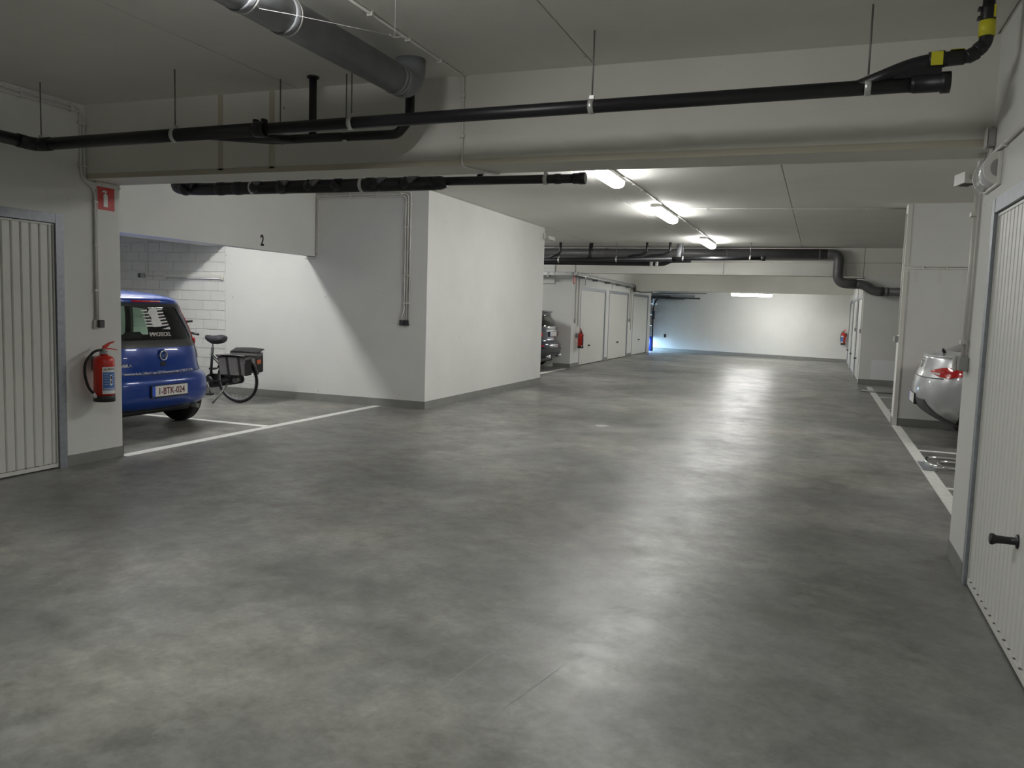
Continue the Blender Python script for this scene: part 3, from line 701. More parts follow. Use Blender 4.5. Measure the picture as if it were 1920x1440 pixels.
# right wall: emergency light, trunk, box
t = thing('emergency_light', (XR, 5.4, 2.22), 'white emergency light with clear rounded cover above the near garage door', 'light')
D = [(-.0, -.105), (-.035, -.105)]+[(-.035-.085*math.sin(PI*k/8), -.095*math.cos(PI*k/8)) for k in range(9)]+[(-.035, .105), (0, .105)]
zc = 2.345
def em(r_, h_, a_, b_, nm, m_, x0=.02, sm_=False): MB().prism([(-x0-r_*math.sin(PI*k/12), -h_*math.cos(PI*k/12)) for k in range(13)], lambda p_, q, s_: (XR+p_, s_, zc+q), a_, b_, sm_).build(nm, m_, t)
MB().box(XR-.02, XR, 5.10, 5.50, zc-.095, zc+.085, .004).build('base', 'lamp_white', t)
em(.062, .082, 5.14, 5.46, 'cover', 'clear_cover', sm_=True)
em(.066, .086, 5.128, 5.14, 'end_plate', 'lamp_white'); em(.066, .086, 5.46, 5.472, 'end_plate', 'lamp_white')
em(.032, .045, 5.122, 5.129, 'end_recess', 'grey_box')
t = thing('junction_box', (XR, 5.38, 2.5), 'small white junction box above the emergency light', 'junction box')
MB().box(XR-.045, XR, 5.34, 5.42, 2.50, 2.60, .006).build('body', 'grey_box', t)
MB().box(XR-.05, XR-.045, 5.335, 5.425, 2.495, 2.605, .002).build('lid', 'pvc_white', t)
conduit('cable_conduit', [[(XR-.014, -3, 2.45), (XR-.014, 5.38, 2.45), (XR-.014, 5.38, 2.5)], [(XR-.014, 5.62, 2.49), (XR-.014, 5.79, 2.45), (XR-.014, 5.80, 2.3)]], 'white trunking along the near wall to the emergency light', [(XR-.016, y, 2.45, .014, .012, .018) for y in (3.7, 4.4, 5.0)], r=.012)
conduit('cable_conduit', [[(XR-.018, 5.70, 2.28), (XR-.018, 5.72, 1.28)]], 'thick white conduit down the wall corner to the grey box', [(XR-.024, 5.71, z, .022, .03, .012) for z in (2.16, 1.38)], r=.016)
conduit('cable_conduit', [[(XR-.012, 5.645, 2.28), (XR-.012, 5.665, 1.28)]], 'thin white conduit beside the thick one at the wall corner', [], r=.007)
t = thing('wall_socket', (XR, 5.69, 1.2), 'grey box below the conduits in front of the silver car', 'socket', 'wall sockets')
MB().box(XR-.055, XR, 5.62, 5.74, 1.205, 1.29, .006).build('body', 'grey_box', t)
MB().box(XR-.075, XR-.055, 5.715, 5.745, 1.20, 1.295, .003).build('flap', 'pvc_white', t)
def floodlight(c, arm, label):
    t = thing('motion_sensor', c, label, 'sensor', 'motion sensors')
    c = Vector(c)
    MB().tube([c, c+Vector(arm)], .014, 10).build('arm', 'pvc_white', t)
    a = Vector(arm).normalized(); s_ = Vector((0, 0, 1)).cross(a).normalized()
    MB().obox(c+Vector(arm)+a*.05, a, s_, Vector((0, 0, 1)), .13, .09, .07).build('head', 'pvc_white', t)
    MB().obox(c+Vector(arm)+a*.05-Vector((0, 0, .037)), a, s_, Vector((0, 0, 1)), .07, .06, .006).build('lens', 'dark_grey_box', t)
    MB().obox(c, a, s_, Vector((0, 0, 1)), .03, .1, .12).build('bracket', 'pvc_white', t)
floodlight((XR+.04, YB1+.02, 2.44), (-.06, .17, -.01), 'small white motion sensor past the beam above the silver car')
floodlight((XB+.012, YBLK1-.03, 2.98), (.09, .03, -.03), 'small white motion sensor at the far edge of the block wall')
# column trunking
t = conduit('cable_conduit', [[(XCOL+.03, YCOL-.016, 2.27), (1.95, YCOL-.016, 2.27), (1.95, YCOL-.016, 3.1)], [(XCOL+.03, YCOL-.016, 2.245), (5, YCOL-.016, 2.245)]], 'white conduits across the wall behind the silver car', [(x, YCOL-.0165, 2.255, .012, .014, .03) for x in (1.3, 1.6, 1.9)])
t = thing('cable_trunking', (XCOL+.03, YCOL, 0), 'white vertical trunking on the edge of the wall behind the silver car', 'trunking')
MB().box(XCOL-.004, XCOL+.055, YCOL-.03, YCOL, .0, 2.2, .004).build('channel', 'pvc_white', t)
MB().box(XCOL-.004, XCOL+.055, YCOL-.03, YCOL, 2.28, ZC-.02, .004).build('channel', 'pvc_white', t)
MB().tube([(XCOL-.014, YCOL+.02, 1.3), (XCOL-.014, YCOL+.02, 3.0)], .01, 8).build('tube', 'pvc_white', t)
st = bpy.data.objects['wall_right_column']
for x in (1.22, 1.52, 1.82): MB().box(x-.02, x+.02, YCOL-.004, YCOL, 2.04, 2.22).build('batten', 'pvc_white', st)
s = thing('wall_switch', (XCOL, YCOL, 1.19), 'grey light switch on the edge of the wall behind the silver car', 'switch', 'light switches')
MB().box(XCOL-.055, XCOL, YCOL+.01, YCOL+.09, 1.19, 1.285, .006).build('body', 'grey_box', s)
MB().box(XCOL-.062, XCOL-.055, YCOL+.025, YCOL+.075, 1.2, 1.275, .003).build('rocker', 'pvc_white', s)
tag(MB().box(1.17, 2.2, YA-.006, YA-.0005, .12, .575).build('wall_patch', 'patch_paint'), 'pale repainted patch low on the far wall', 'paint patch')
for k, (y, lab) in enumerate(((20.85, 'small grey switch beside the first far garage door past the bays'), (23.75, 'small grey switch between the far garage doors past the bays'))):
    s = thing('wall_switch', (XFR, y, 1.15), lab, 'switch', 'light switches')
    MB().box(XFR-.04, XFR, y-.04, y+.04, 1.18, 1.28, .005).build('body', 'grey_box', s)
    MB().box(XFR-.046, XFR-.04, y-.025, y+.025, 1.195, 1.265, .002).build('rocker', 'pvc_white', s)
    MB().tube([(XFR-.012, y, 1.28), (XFR-.012, y, 2.9)], .01, 8).build('tube', 'pvc_white', s)
# brick wall batten, socket
t = thing('batten_light', (-9.49, YBLK, 1.84), 'unlit slim batten light on the masonry wall above the bicycle', 'light')
MB().box(-10.09, -8.90, YBLK-.05, YBLK-.002, 1.845, 1.895, .008).build('housing', 'lamp_white', t)
MB().tube([(-10.04, YBLK-.03, 1.835), (-8.95, YBLK-.03, 1.835)], .013, 10).build('tube', 'clear_cover', t)
for x in (-10.06, -8.93): MB().box(x-.02, x+.02, YBLK-.05, YBLK-.01, 1.815, 1.85, .004).build('end_holder', 'pvc_white', t)
conduit('cable_conduit', [[(-10.45, YBLK-.012, 1.9), (-10.45, YBLK-.012, 2.9)], [(-10.52, YBLK-.012, 1.86), (-10.08, YBLK-.012, 1.86)]], 'white conduit on the masonry wall above the blue car', [])
s = thing('wall_socket', (-10.56, YBLK, 1.82), 'small grey socket on the masonry wall above the blue car', 'socket', 'wall sockets')
MB().box(-10.60, -10.52, YBLK-.045, YBLK, 1.82, 1.90, .006).build('body', 'grey_box', s)
MB().box(-10.63, -10.58, YBLK-.05, YBLK-.002, 1.825, 1.895, .004).build('flap', 'dark_grey_box', s)
# far left cable tray (perforated), sign, conduits, switches
def tray(name, a, b, label):
    t = thing(name, a, label, 'cable tray', 'perforated cable trays')
    a, b = Vector(a), Vector(b); d = (b-a).normalized(); s_ = Vector((0, 0, 1)).cross(d); L_ = (b-a).length
    MB().obox((a+b)/2, d, s_, (0, 0, 1), L_, .16, .004).build('tray_base', 'galvanised', t)
    for sg in (-1, 1):
        c = (a+b)/2+s_*sg*.08
        MB().obox(c+Vector((0, 0, .008)), d, s_, (0, 0, 1), L_, .004, .02).build('side_rail', 'clamp_steel', t)
        MB().obox(c+Vector((0, 0, .072)), d, s_, (0, 0, 1), L_, .004, .02).build('side_rail', 'galvanised', t)
        n = int(L_/.16)
        for k in range(n+1):
            p_ = a+d*(L_*k/n)+s_*sg*.08+Vector((0, 0, .04))
            MB().obox(p_, d, s_, (0, 0, 1), .07, .004, .05).build('web', 'clamp_steel', t)
    n = max(2, int(L_/1.2))
    for k in range(n):
        p_ = a+d*(L_*(k+.5)/n)
        MB().obox(p_+Vector((0, 0, -.03)), d, s_, (0, 0, 1), .06, .18, .05).build('bracket', 'galvanised', t)
    return t
tray('cable_tray', (-9, YA-.22, 2.40), (-5.97, YA-.22, 2.415), 'perforated metal cable tray over the dark car')
tray('cable_tray', (-6.045, YA-.12, 2.42), (-6.045, YB2-.05, 2.36), 'perforated metal cable tray along the wall above the far garage doors')
t = thing('cable_bundle', (-6.0, YB2-.02, 2.2), 'dark cable bundle hanging at the end of the far cable tray', 'cable')
MB().tube(fillet([(-6.02, YB2-.14, 2.42), (-5.99, YB2-.07, 2.40), (-5.98, YB2-.07, 2.2)], .05, 4), .05, 10).build('loop', 'dark_grey_box', t)
MB().tube(fillet([(-6.0, YB2-.07, 2.25), (-5.8, YB2+.1, 2.2), (-5.5, YB2+.6, 2.22)], .1, 4), .02, 8).build('tail', 'dark_grey_box', t)
xg = XG+.016
conduit('cable_conduit', [[(xg, 20.92, 2.48), (xg, 20.92, 1.27)], [(xg, 20.92, 2.46), (-6.08, YA-.022, 2.46), (-6.08, YA-.022, 2.52), (-6.08, YA-.022, 3.1)]], 'white conduit down the far corner beside the red extinguisher', [], r=.014)
conduit('cable_conduit', [[(xg, 21.2, 2.4), (xg, 21.2, 1.1)]], 'thin white conduit beside the first far garage door', [], r=.014)
conduit('cable_conduit', [[(xg, 27.5, 2.3), (xg, 27.5, 1.28)], [(xg, 27.75, 2.3), (xg, 27.75, .9)]], 'white conduits between the second and third far garage doors', [], r=.014)
for y, lab in ((20.92, 'small white switch above the far red extinguisher by the garage doors'), (27.5, 'small grey switch between the second and third far garage doors')):
    s = thing('wall_switch', (XG, y, 1.18), lab, 'switch', 'light switches')
    MB().box(XG, XG+.04, y-.05, y+.05, 1.18, 1.28, .005).build('body', 'grey_box', s)
    MB().box(XG+.04, XG+.046, y-.03, y+.03, 1.195, 1.265, .002).build('rocker', 'pvc_white', s)

# extinguisher sign
def pictogram(c, ey, h, parent):
    """small white extinguisher picture, drawn on plane x = c.x, y to the side, z up"""
    x, y, z = c; k = h
    E_ = lambda pts: [(y+a*k*ey, z+b*k) for a, b in pts]
    def poly(pts, nm): MB().prism(E_(pts), lambda p_, q, s_: (s_, p_, q), x, x+.0015).build(nm, 'white_print', parent)
    poly([(-.10, -.36), (.13, -.36), (.13, .14), (.10, .20), (.05, .22), (-.02, .22), (-.07, .20), (-.10, .14)], 'pictogram')
    poly([(-.01, .22), (.04, .22), (.04, .28), (-.01, .28)], 'pictogram')
    poly([(-.16, .28), (.09, .28), (.09, .34), (-.03, .37), (-.13, .35), (-.20, .25)], 'pictogram')
t = thing('fire_sign', (XL, 5.66, 2.27), 'red square sign with a white extinguisher picture on the near wall', 'sign')
MB().box(XL, XL+.003, 5.565, 5.757, 2.272, 2.472).build('plate', 'sign_red', t)
pictogram((XL+.003, 5.655, 2.372), 1, .2, t)
t = thing('fire_sign', (XG, 20.97, 2.2), 'faint red sign edge-on above the far extinguisher', 'sign')
MB().box(XG, XG+.004, 20.64, 20.85, 2.2, 2.41).build('plate', 'sign_red', t)
pictogram((XG+.004, 20.745, 2.305), 1, .21, t)

def extinguisher(loc, rz, label, near=False, r=.088, hose=True):
    """local: the wall is behind (-x), label faces +x"""
    t = thing('fire_extinguisher', loc, label, 'fire extinguisher', 'fire extinguishers', rz, True)
    MB().lathe((0, 0, 0), (0, 0, 1), [(0, r*.93), (.004, r*1.03), (.055, r*1.03), (.06, r*.98)], 28).build('base_ring', 'black_plastic', t)
    MB().lathe((0, 0, .055), (0, 0, 1), [(0, r), (.305, r), (.325, r*.97), (.342, r*.86), (.353, r*.66), (.36, .034), (.375, .030)], 28).build('cylinder', 'red_paint', t)
    v = MB().lathe((0, 0, .425), (0, 0, 1), [(0, .036), (.012, .036), (.014, .03), (.02, .03), (.022, .036), (.03, .034), (.034, .02), (.05, .019)], 18).build('valve', 'grey_box', t)
    # levers
    MB().prism([(-.015, .0), (.0, .035), (.05, .062), (.10, .073), (.102, .066), (.055, .048), (.022, .012), (.02, 0)], lambda p_, q, s_: (s_*1.0, p_, .465+q), -.012, .012).build('upper_lever', 'red_paint', t)
    MB().prism([(-.01, .0), (.06, .006), (.125, -.008), (.125, -.016), (.06, -.004), (-.01, -.012)], lambda p_, q, s_: (s_, p_, .472+q), -.012, .012).build('lower_lever', 'red_paint', t)
    hs = 1.0 if hose else .55
    h = MB().tube(fillet([(0, -.02, .462), (0, -.09*hs, .455), (.005, -.185*hs, .36), (.01, -.19*hs, .24), (.01, -.155*hs, .13), (.01, -.105, .075)], .09, 6), .0115, 10).build('hose', 'rubber_black', t)
    MB().tube([(.01, -.112, .085), (.01, -.088, .045)], [.013, .016], 10).build('nozzle', 'white_print', h)
    MB().box(-.13, -r*.9, -.03, .03, .28, .40).build('wall_bracket', 'rod_steel', t)
    def patch(a0, a1, z0, z1, nm, m_, d=.001, par=None):
        return MB().grid([[((r+d)*math.cos(a0+(a1-a0)*k/12), (r+d)*math.sin(a0+(a1-a0)*k/12), z) for k in range(13)] for z in (z0, z1)]).build(nm, m_, par or t)
    R_ = math.radians
    lab = patch(R_(-44), R_(40), .075, .315, 'label', 'white_print')
    patch(R_(-41), R_(37), .105, .268, 'label_print', 'label_blue', .0016, lab)
    if near:
        for k in range(5):
            z = .25-.022*k
            patch(R_(-37), R_(-12), z-.003, z, 'label_line', 'white_print', .002, lab)
            patch(R_(18), R_(34), z-.003, z, 'label_line', 'white_print', .002, lab)
        for k in range(3): patch(R_(-37), R_(30), .125-.008*k, .128-.008*k, 'label_line', 'white_print', .002, lab)
        patch(R_(-3), R_(12), .15, .245, 'label_picture', 'white_print', .0021, lab)
        patch(R_(0), R_(9), .205, .235, 'label_picture', 'ink_black', .0024, lab)
        patch(R_(1), R_(8), .165, .195, 'label_picture', 'ink_black', .0024, lab)
        def cyl(x, y, z): 
            a = R_(-2)+x/r; return Vector(((r+.002)*math.cos(a), (r+.002)*math.sin(a), .288+y))
        put_text('label_title', 'ALL-PROTEC', .021, (0, 0, 0), (1, 0, 0), (0, 1, 0), 'ink_black', lab, bold=.0006, fn=cyl, sx=.9)
    return t
extinguisher((XL+.135, 5.49, .56), math.radians(-8), 'red fire extinguisher with blue label on the near wall beside the garage door', True)
extinguisher((XG+.13, 21.13, .50), math.radians(30), 'far red fire extinguisher by the row of garage doors', False, .08)
t_ = extinguisher((.77, askew(.77)-.18, .62), math.radians(-130), 'dark red fire extinguisher on the end wall near its corner', False, .075, False)

# floor items
t = thing('parking_barrier', (1.2, 9.3, 0), 'folded chrome hoop parking barrier lying beside the silver car', 'barrier', 'folding parking barriers')
MB().box(1.06, 1.20, 9.08, 9.62, .0025, .008, .002).build('base_plate', 'galvanised', t)
hoop = lambda z, x0, y0, y1: fillet([(2.2, y0, z), (x0+.05, y0, z), (x0, (y0+y1)/2, z), (x0+.05, y1, z), (2.2, y1, z)], .22, 8)
MB().tube(hoop(.06, 1.10, 8.98, 9.62), .02, 10).build('hoop', 'chrome', t)
MB().tube(hoop(.035, 1.22, 9.06, 9.54), .018, 10).build('inner_hoop', 'chrome', t)
MB().box(2.1, 2.3, 8.93, 9.67, .0, .075, .01).build('hinge_block', 'galvanised', t)
t = thing('parking_barrier', (1.1, 18.4, 0), 'flat dark barrier bar lying across the far bay line', 'barrier', 'folding parking barriers')
MB().tube(fillet([(.9, 18.50, .02), (1.15, 18.35, .02), (1.45, 18.35, .02), (1.62, 18.42, .02)], .12, 5), .02, 8).build('bar', 'grey_box', t)
MB().box(1.45, 1.6, 18.3, 18.5, 0, .03, .005).build('foot', 'galvanised', t)
# cobweb threads under the ceiling
t = thing('cobweb', (-2.17, 3.88, 2.9), 'thin dusty cobweb threads hanging below the duct', 'cobweb')
MB().tube([(-2.76, 3.2, 2.9), (-2.5, 3.45, 2.895), (-2.3, 3.7, 2.895), (-2.17, 3.88, 2.9)], .0009, 5).build('thread', 'cobweb', t)
MB().tube([(-2.17, 3.88, 2.9), (-2.17, 3.88, ZC)], .0009, 5).build('thread', 'cobweb', t)
MB().tube([(-2.19, 3.86, 2.903), (-2.175, 3.88, 2.893), (-2.15, 3.90, 2.9), (-2.11, 3.95, 2.905)], .0014, 5).build('thread', 'cobweb', t)

t = thing('floor_drain', (-2.6, 10.35, 0), 'small pale round drain cover set in the aisle floor', 'drain')
MB().lathe((-2.6, 10.35, 0), (0, 0, 1), [(0, .098), (.004, .098), (.005, .092), (.004, .078), (0, .078)], 24, False).build('rim', 'grey_box', t)
MB().lathe((-2.6, 10.35, 0), (0, 0, 1), [(0, .078), (.0035, .078)], 24).build('cover', 'line_white', t)
for k in range(-3, 4):
    MB().box(-2.6+k*.02-.005, -2.6+k*.02+.005, 10.35-.05, 10.35+.05, .0035, .0042).build('slot', 'dark_grey_box', t)

# ------------------------------------------------------------------ cars
def pchip(pts, z):
    """monotone cubic through (z, value) pairs"""
    n = len(pts)
    if z <= pts[0][0]: return pts[0][1]
    if z >= pts[-1][0]: return pts[-1][1]
    d = [(pts[i+1][1]-pts[i][1])/(pts[i+1][0]-pts[i][0]) for i in range(n-1)]
    m = [d[0]]+[0 if d[i-1]*d[i] <= 0 else 2*d[i-1]*d[i]/(d[i-1]+d[i]) for i in range(1, n-1)]+[d[-1]]
    for i in range(n-1):
        if z <= pts[i+1][0]:
            h = pts[i+1][0]-pts[i][0]; t = (z-pts[i][0])/h
            return ((1+2*t)*(1-t)**2*pts[i][1]+t*(1-t)**2*h*m[i]+t*t*(3-2*t)*pts[i+1][1]+t*t*(t-1)*h*m[i+1])
class Shell:
    """car body: plan outlines stacked over z. local x runs forward from the rear, y to the left"""
    def __init__(s, rear, front, width, p=4.0, lc=.42, lf=.7):
        s.rear, s.front, s.width, s.p, s.lc, s.lf = rear, front, width, p, lc, lf
    def dims(s, z): return pchip(s.rear, z), pchip(s.front, z), pchip(s.width, z)
    def lcs(s, z):
        xr, xf, w_ = s.dims(z); L_ = xf-xr
        return min(s.lc, L_*.45), min(s.lf, L_*.45)
    def at(s, phi, z, d=0.0):
        """phi in degrees from the rear centre (0) to the flank (90); sign picks the side (+ left)"""
        xr, xf, w_ = s.dims(z); lc, _ = s.lcs(z); a = math.radians(min(abs(phi), 90)); sg = 1 if phi >= 0 else -1
        c, n = max(math.cos(a), 0), math.sin(a)
        return Vector((xr+lc*(1-c**(2/s.p))-d*c**.5, sg*(w_*n**(2/s.p)+d*n), z))
    def phi(s, y, z):
        w_ = s.dims(z)[2]; return math.copysign(math.degrees(math.asin(min(1, (abs(y)/w_)**(s.p/2)))), y)
    def back(s, y, z, d=0.0): 
        q = s.at(s.phi(y, z), z); return Vector((q.x-d, y, z))
    def outline(s, z, inset=0.0, n=12, m=18):
        xr, xf, w_ = s.dims(z); lc, lf = s.lcs(z); xr += inset; xf -= inset; w_ -= inset
        half = []
        for k in range(n+1):
            a = PI/2*k/n; half.append((xr+lc*(1-max(math.cos(a), 0)**(2/s.p)), w_*math.sin(a)**(2/s.p)))
        for k in range(1, m): half.append((xr+lc+(xf-lf-xr-lc)*k/m, w_))
        for k in range(n+1):
            a = PI/2*(1-k/n); half.append((xf-lf*(1-max(math.cos(a), 0)**(2/2.6)), w_*math.sin(a)**(2/2.6)))
        half[0] = (half[0][0], 0); half[-1] = (half[-1][0], 0)
        return [Vector((x, y, z)) for x, y in half]+[Vector((x, -y, z)) for x, y in half[-2:0:-1]]
    def loft(s, zs, inset=0.0): return MB().ring_skin([s.outline(z, inset) for z in zs], True, True)
def mesh_of(mb, name, mats):
    me = mb.mesh(name, Vector((0, 0, 0)))
    for m_ in mats: me.materials.append(M[m_])
    return me
def cut(me, cutters):
    ob = bpy.data.objects.new('tmp_body', me); COL.objects.link(ob); tmp = []
    for cm in cutters:
        c = bpy.data.objects.new('tmp_cut', cm); COL.objects.link(c); tmp.append(c)
        md = ob.modifiers.new('b', 'BOOLEAN'); md.object = c; md.operation = 'DIFFERENCE'; md.solver = 'EXACT'; md.material_mode = 'TRANSFER'
    dg = bpy.context.evaluated_depsgraph_get(); dg.update()
    out = bpy.data.meshes.new_from_object(ob.evaluated_get(dg), depsgraph=dg)
    for c in tmp: bpy.data.objects.remove(c)
    bpy.data.objects.remove(ob)
    return out
def part_mesh(name, me, parent, label=None):
    o = bpy.data.objects.new(name, me); COL.objects.link(o); o.parent = parent
    if label: o['label'] = label
    ORG[o.name] = Vector((0, 0, 0)); return o
def wheel(parent, x, y, R_, wd, sg, spokes=5):
    """sg = outward side"""
    prof = [(-wd/2, R_*.66), (-wd/2-.004, R_*.82), (-wd/2+.006, R_*.94), (-wd/2+.03, R_*.992)]
    for g in (-.28, -.09, .09, .28):
        prof += [(wd*g-.005, R_), (wd*g-.004, R_-.007), (wd*g+.004, R_-.007), (wd*g+.005, R_)]
    prof += [(wd/2-.03, R_*.992), (wd/2-.006, R_*.94), (wd/2+.004, R_*.82), (wd/2, R_*.66)]
    t = MB().lathe((x, y, R_), (0, 1, 0), prof, 36, False).build('tyre', 'rubber_black', parent)
    MB().lathe((x, y, R_), (0, sg, 0), [(-wd*.42, R_*.66), (-wd*.1, R_*.60), (-wd*.08, R_*.2), (-.02, R_*.1), (wd*.3, R_*.1), (wd*.3, R_*.0)], 24, False).build('wheel_disc', 'car_trim', t)
    rm = MB().lathe((x, y, R_), (0, sg, 0), [(wd*.28, R_*.60), (wd*.46, R_*.67), (wd*.42, R_*.57), (wd*.2, R_*.58)], 30, False)
    for k in range(spokes):
        a = 2*PI*k/spokes+.3; d = Vector((math.cos(a), 0, math.sin(a))); e = Vector((-math.sin(a), 0, math.cos(a)))
        rm.obox(Vector((x, y+sg*wd*.34, R_))+d*R_*.36, d, e, (0, 1, 0), R_*.52, R_*.16, .02)
    rm.build('rim', 'rim_alloy', t)
    return t
def shell_patch(S, fn, us, vs, d): return MB().grid([[fn(u, v, d) for u in us] for v in vs])
def lin(a, b, n): return [a+(b-a)*k/(n-1) for k in range(n)]
def phi_poly(S, poly, d, name, m_, parent, label=None, dens=10, thick=.006):
    """solid patch on the body over a polygon of (phi, z); top and bottom follow the polygon row by row"""
    zs = lin(min(q for _, q in poly), max(q for _, q in poly), dens)
    rows = []
    for z in zs:
        xs = []
        for (a, b), (c, e) in zip(poly, poly[1:]+poly[:1]):
            if abs(b-e) > 1e-9 and min(b, e)-1e-9 <= z <= max(b, e)+1e-9: xs.append(a+(c-a)*(z-b)/(e-b))
            elif abs(b-e) <= 1e-9 and abs(z-b) < 1e-6: xs += [a, c]
        lo, hi = min(xs), max(xs)
        if hi-lo < .4: hi = lo+.4
        rows.append((z, lo, hi))
    n = 12
    mb = MB()
    outer = [[S.at(lo+(hi-lo)*k/n, z, d) for k in range(n+1)] for z, lo, hi in rows]
    inner = [[S.at(lo+(hi-lo)*k/n, z, d-thick) for k in range(n+1)] for z, lo, hi in rows]
    mb.grid(outer); mb.grid(inner)
    mb.grid([[r[0] for r in outer], [r[0] for r in inner]]); mb.grid([[r[-1] for r in outer], [r[-1] for r in inner]])
    mb.grid([outer[0], inner[0]]); mb.grid([outer[-1], inner[-1]])
    return mb.build(name, m_, parent, label)
def make_car(name, loc, rz, label, paint, S, zs, win, sides, shield, wheels, zin, group=None, glass='window_tint'):
    t = thing(name, loc, label, 'car', group, rz, True)
    body = mesh_of(S.loft(zs), 'body', [paint])
    ztop = zs[-1]
    zi = [z for z in zs if zin <= z <= ztop-.045]
    cut_in = mesh_of(S.loft(zi, .045), 'cut', ['car_interior'])
    z0, z1, a0, a1 = win                               # rear window: bottom, top, half widths
    def half(z):
        k = (z-z0)/(z1-z0); a = a0+(a1-a0)*k
        e = min(k, 1-k)*(z1-z0)/.05
        return a-(.05*(1-math.sqrt(max(0, 1-(1-min(e, 1))**2))))
    zz = lin(z0, z1, 15)
    poly = [(half(z), z) for z in zz]+[(-half(z), z) for z in zz[::-1]]
    xr = S.dims((z0+z1)/2)[0]
    cw = mesh_of(MB().prism(poly, lambda p_, q, s_: (s_, p_, q), xr-.6, xr+.75), 'cut', ['car_trim'])
    cs = [mesh_of(MB().prism(sp, lambda p_, q, s_: (p_, s_, q), -1.5, 1.5), 'cut', ['car_trim']) for sp in sides]
    cf = mesh_of(MB().prism(shield, lambda p_, q, s_: (s_, p_, q), S.dims(1.2)[1]-.6, S.dims(.8)[1]), 'cut', ['car_trim'])
    arches = []
    for x, R_ in wheels[0]:
        for sg in (-1, 1):
            arches.append(mesh_of(MB().lathe((x, sg*1.2, R_*.98), (0, -sg, 0), [(0, R_+.055), (.62, R_+.055)], 36), 'cut', ['car_trim']))
    me = cut(body, [cut_in, cw, cf]+cs+arches)
    part_mesh('body', me, t)
    g_ = shell_patch(S, lambda u, v, d: S.back(u*(half(v)+.012), v, d), lin(-1, 1, 21), lin(z0-.006, z1+.006, 13), -.004).build('rear_window', glass, t)
    for sp in sides:
        for sg in (-1, 1):
            # pane follows the flank
            xs_ = [q[0] for q in sp]; zq = [q[1] for q in sp]
            mb = MB(); n = len(sp)
            ring_ = [Vector((x, sg*(S.dims(z)[2]-.006), z)) for x, z in sp]
            c = sum(ring_, Vector())/n
            mb.add(ring_+[c], [(i, (i+1) % n, n) for i in range(n)]); mb.build('side_window', glass, t)
    rows = []
    fz = lin(min(q for _, q in shield), max(q for _, q in shield), 8)
    fw_ = max(abs(p_) for p_, _ in shield)
    def front(y, z):
        xr_, xf, w_ = S.dims(z); lf = S.lcs(z)[1]
        return Vector((xf-lf*(1-max(0, 1-(abs(y)/w_)**2.6)**(1/2.6)), y, z))
    MB().grid([[front(u*fw_, z) for u in lin(-1, 1, 15)] for z in fz]).build('windscreen', glass, t)
    for x, R_ in wheels[0]:
        for sg in (-1, 1): wheel(t, x, sg*(wheels[1]-wheels[2]/2), R_, wheels[2], sg)
    xr0, xf0, w0 = S.dims(zs[0]+.05)
    MB().box(xr0+.12, xf0-.2, -w0+.28, w0-.28, .19, .34, .03).build('underbody', 'car_trim', t)
    # seats
    for x in (xr0+.95, xr0+1.75):
        for y in (-.38, .38):
            st_ = MB().box(x, x+.5, y-.25, y+.25, zin+.02, zin+.2, .04).build('seat', 'car_interior', t)
            MB().box(x-.12, x+.02, y-.24, y+.24, zin+.1, zin+.42, .04).build('seat_back', 'car_interior', st_)
            MB().box(x-.14, x-.05, y-.13, y+.13, zin+.43, zin+.53, .03).build('headrest', 'car_interior', st_)
    return t, g_, half

def plate(t, S, yc, zc, txt, wd=.53, hh=.115, d=.012, tilt=None):
    x = S.back(yc, zc).x
    pf = MB().box(x-d-.004, x+.02, yc-wd/2-.01, yc+wd/2+.01, zc-hh/2-.016, zc+hh/2+.008, .003).build('plate_holder', 'car_trim', t)
    MB().box(x-d-.007, x-d-.003, yc-wd/2, yc+wd/2, zc-hh/2, zc+hh/2).build('number_plate', 'plate_white', pf)
    MB().box(x-d-.0085, x-d-.006, yc+wd/2-.042, yc+wd/2, zc-hh/2, zc+hh/2).build('plate_band', 'plate_blue', pf)
    put_text('plate_number', txt, .105, (x-d-.0082, yc-.018, zc-.037), (0, -1, 0), (0, 0, 1), 'plate_text', pf, bold=.0015, sx=.86)
    return pf

# ---- blue hatchback
S1 = Shell(rear=[(.24, .13), (.29, .06), (.36, .012), (.48, 0), (.58, .012), (.635, .055), (.66, .085), (.80, .085), (.95, .115), (1.03, .15), (1.2, .235), (1.40, .33), (1.455, .325), (1.485, .34), (1.53, .47), (1.565, .75), (1.59, 1.2)],
           front=[(.24, 3.62), (.5, 3.74), (.75, 3.68), (.88, 3.35), (.98, 3.0), (1.2, 2.6), (1.40, 2.22), (1.5, 2.02), (1.565, 1.8), (1.59, 1.6)],
           width=[(.24, .78), (.30, .83), (.45, .835), (.58, .826), (.645, .812), (.70, .778), (.80, .748), (1.0, .735), (1.2, .742), (1.38, .728), (1.45, .69), (1.50, .635), (1.54, .54), (1.57, .42), (1.59, .25)], p=3.2, lc=.40, lf=.8)
zs1 = [.24, .255, .275, .31, .36, .42, .48, .54, .58, .61, .63, .645, .66, .68, .74, .80, .86, .92, .96, 1.0, 1.04, 1.1, 1.16, 1.22, 1.28, 1.34, 1.39, 1.42, 1.44, 1.46, 1.475, 1.485, 1.50, 1.52, 1.54, 1.555, 1.57, 1.58, 1.588]
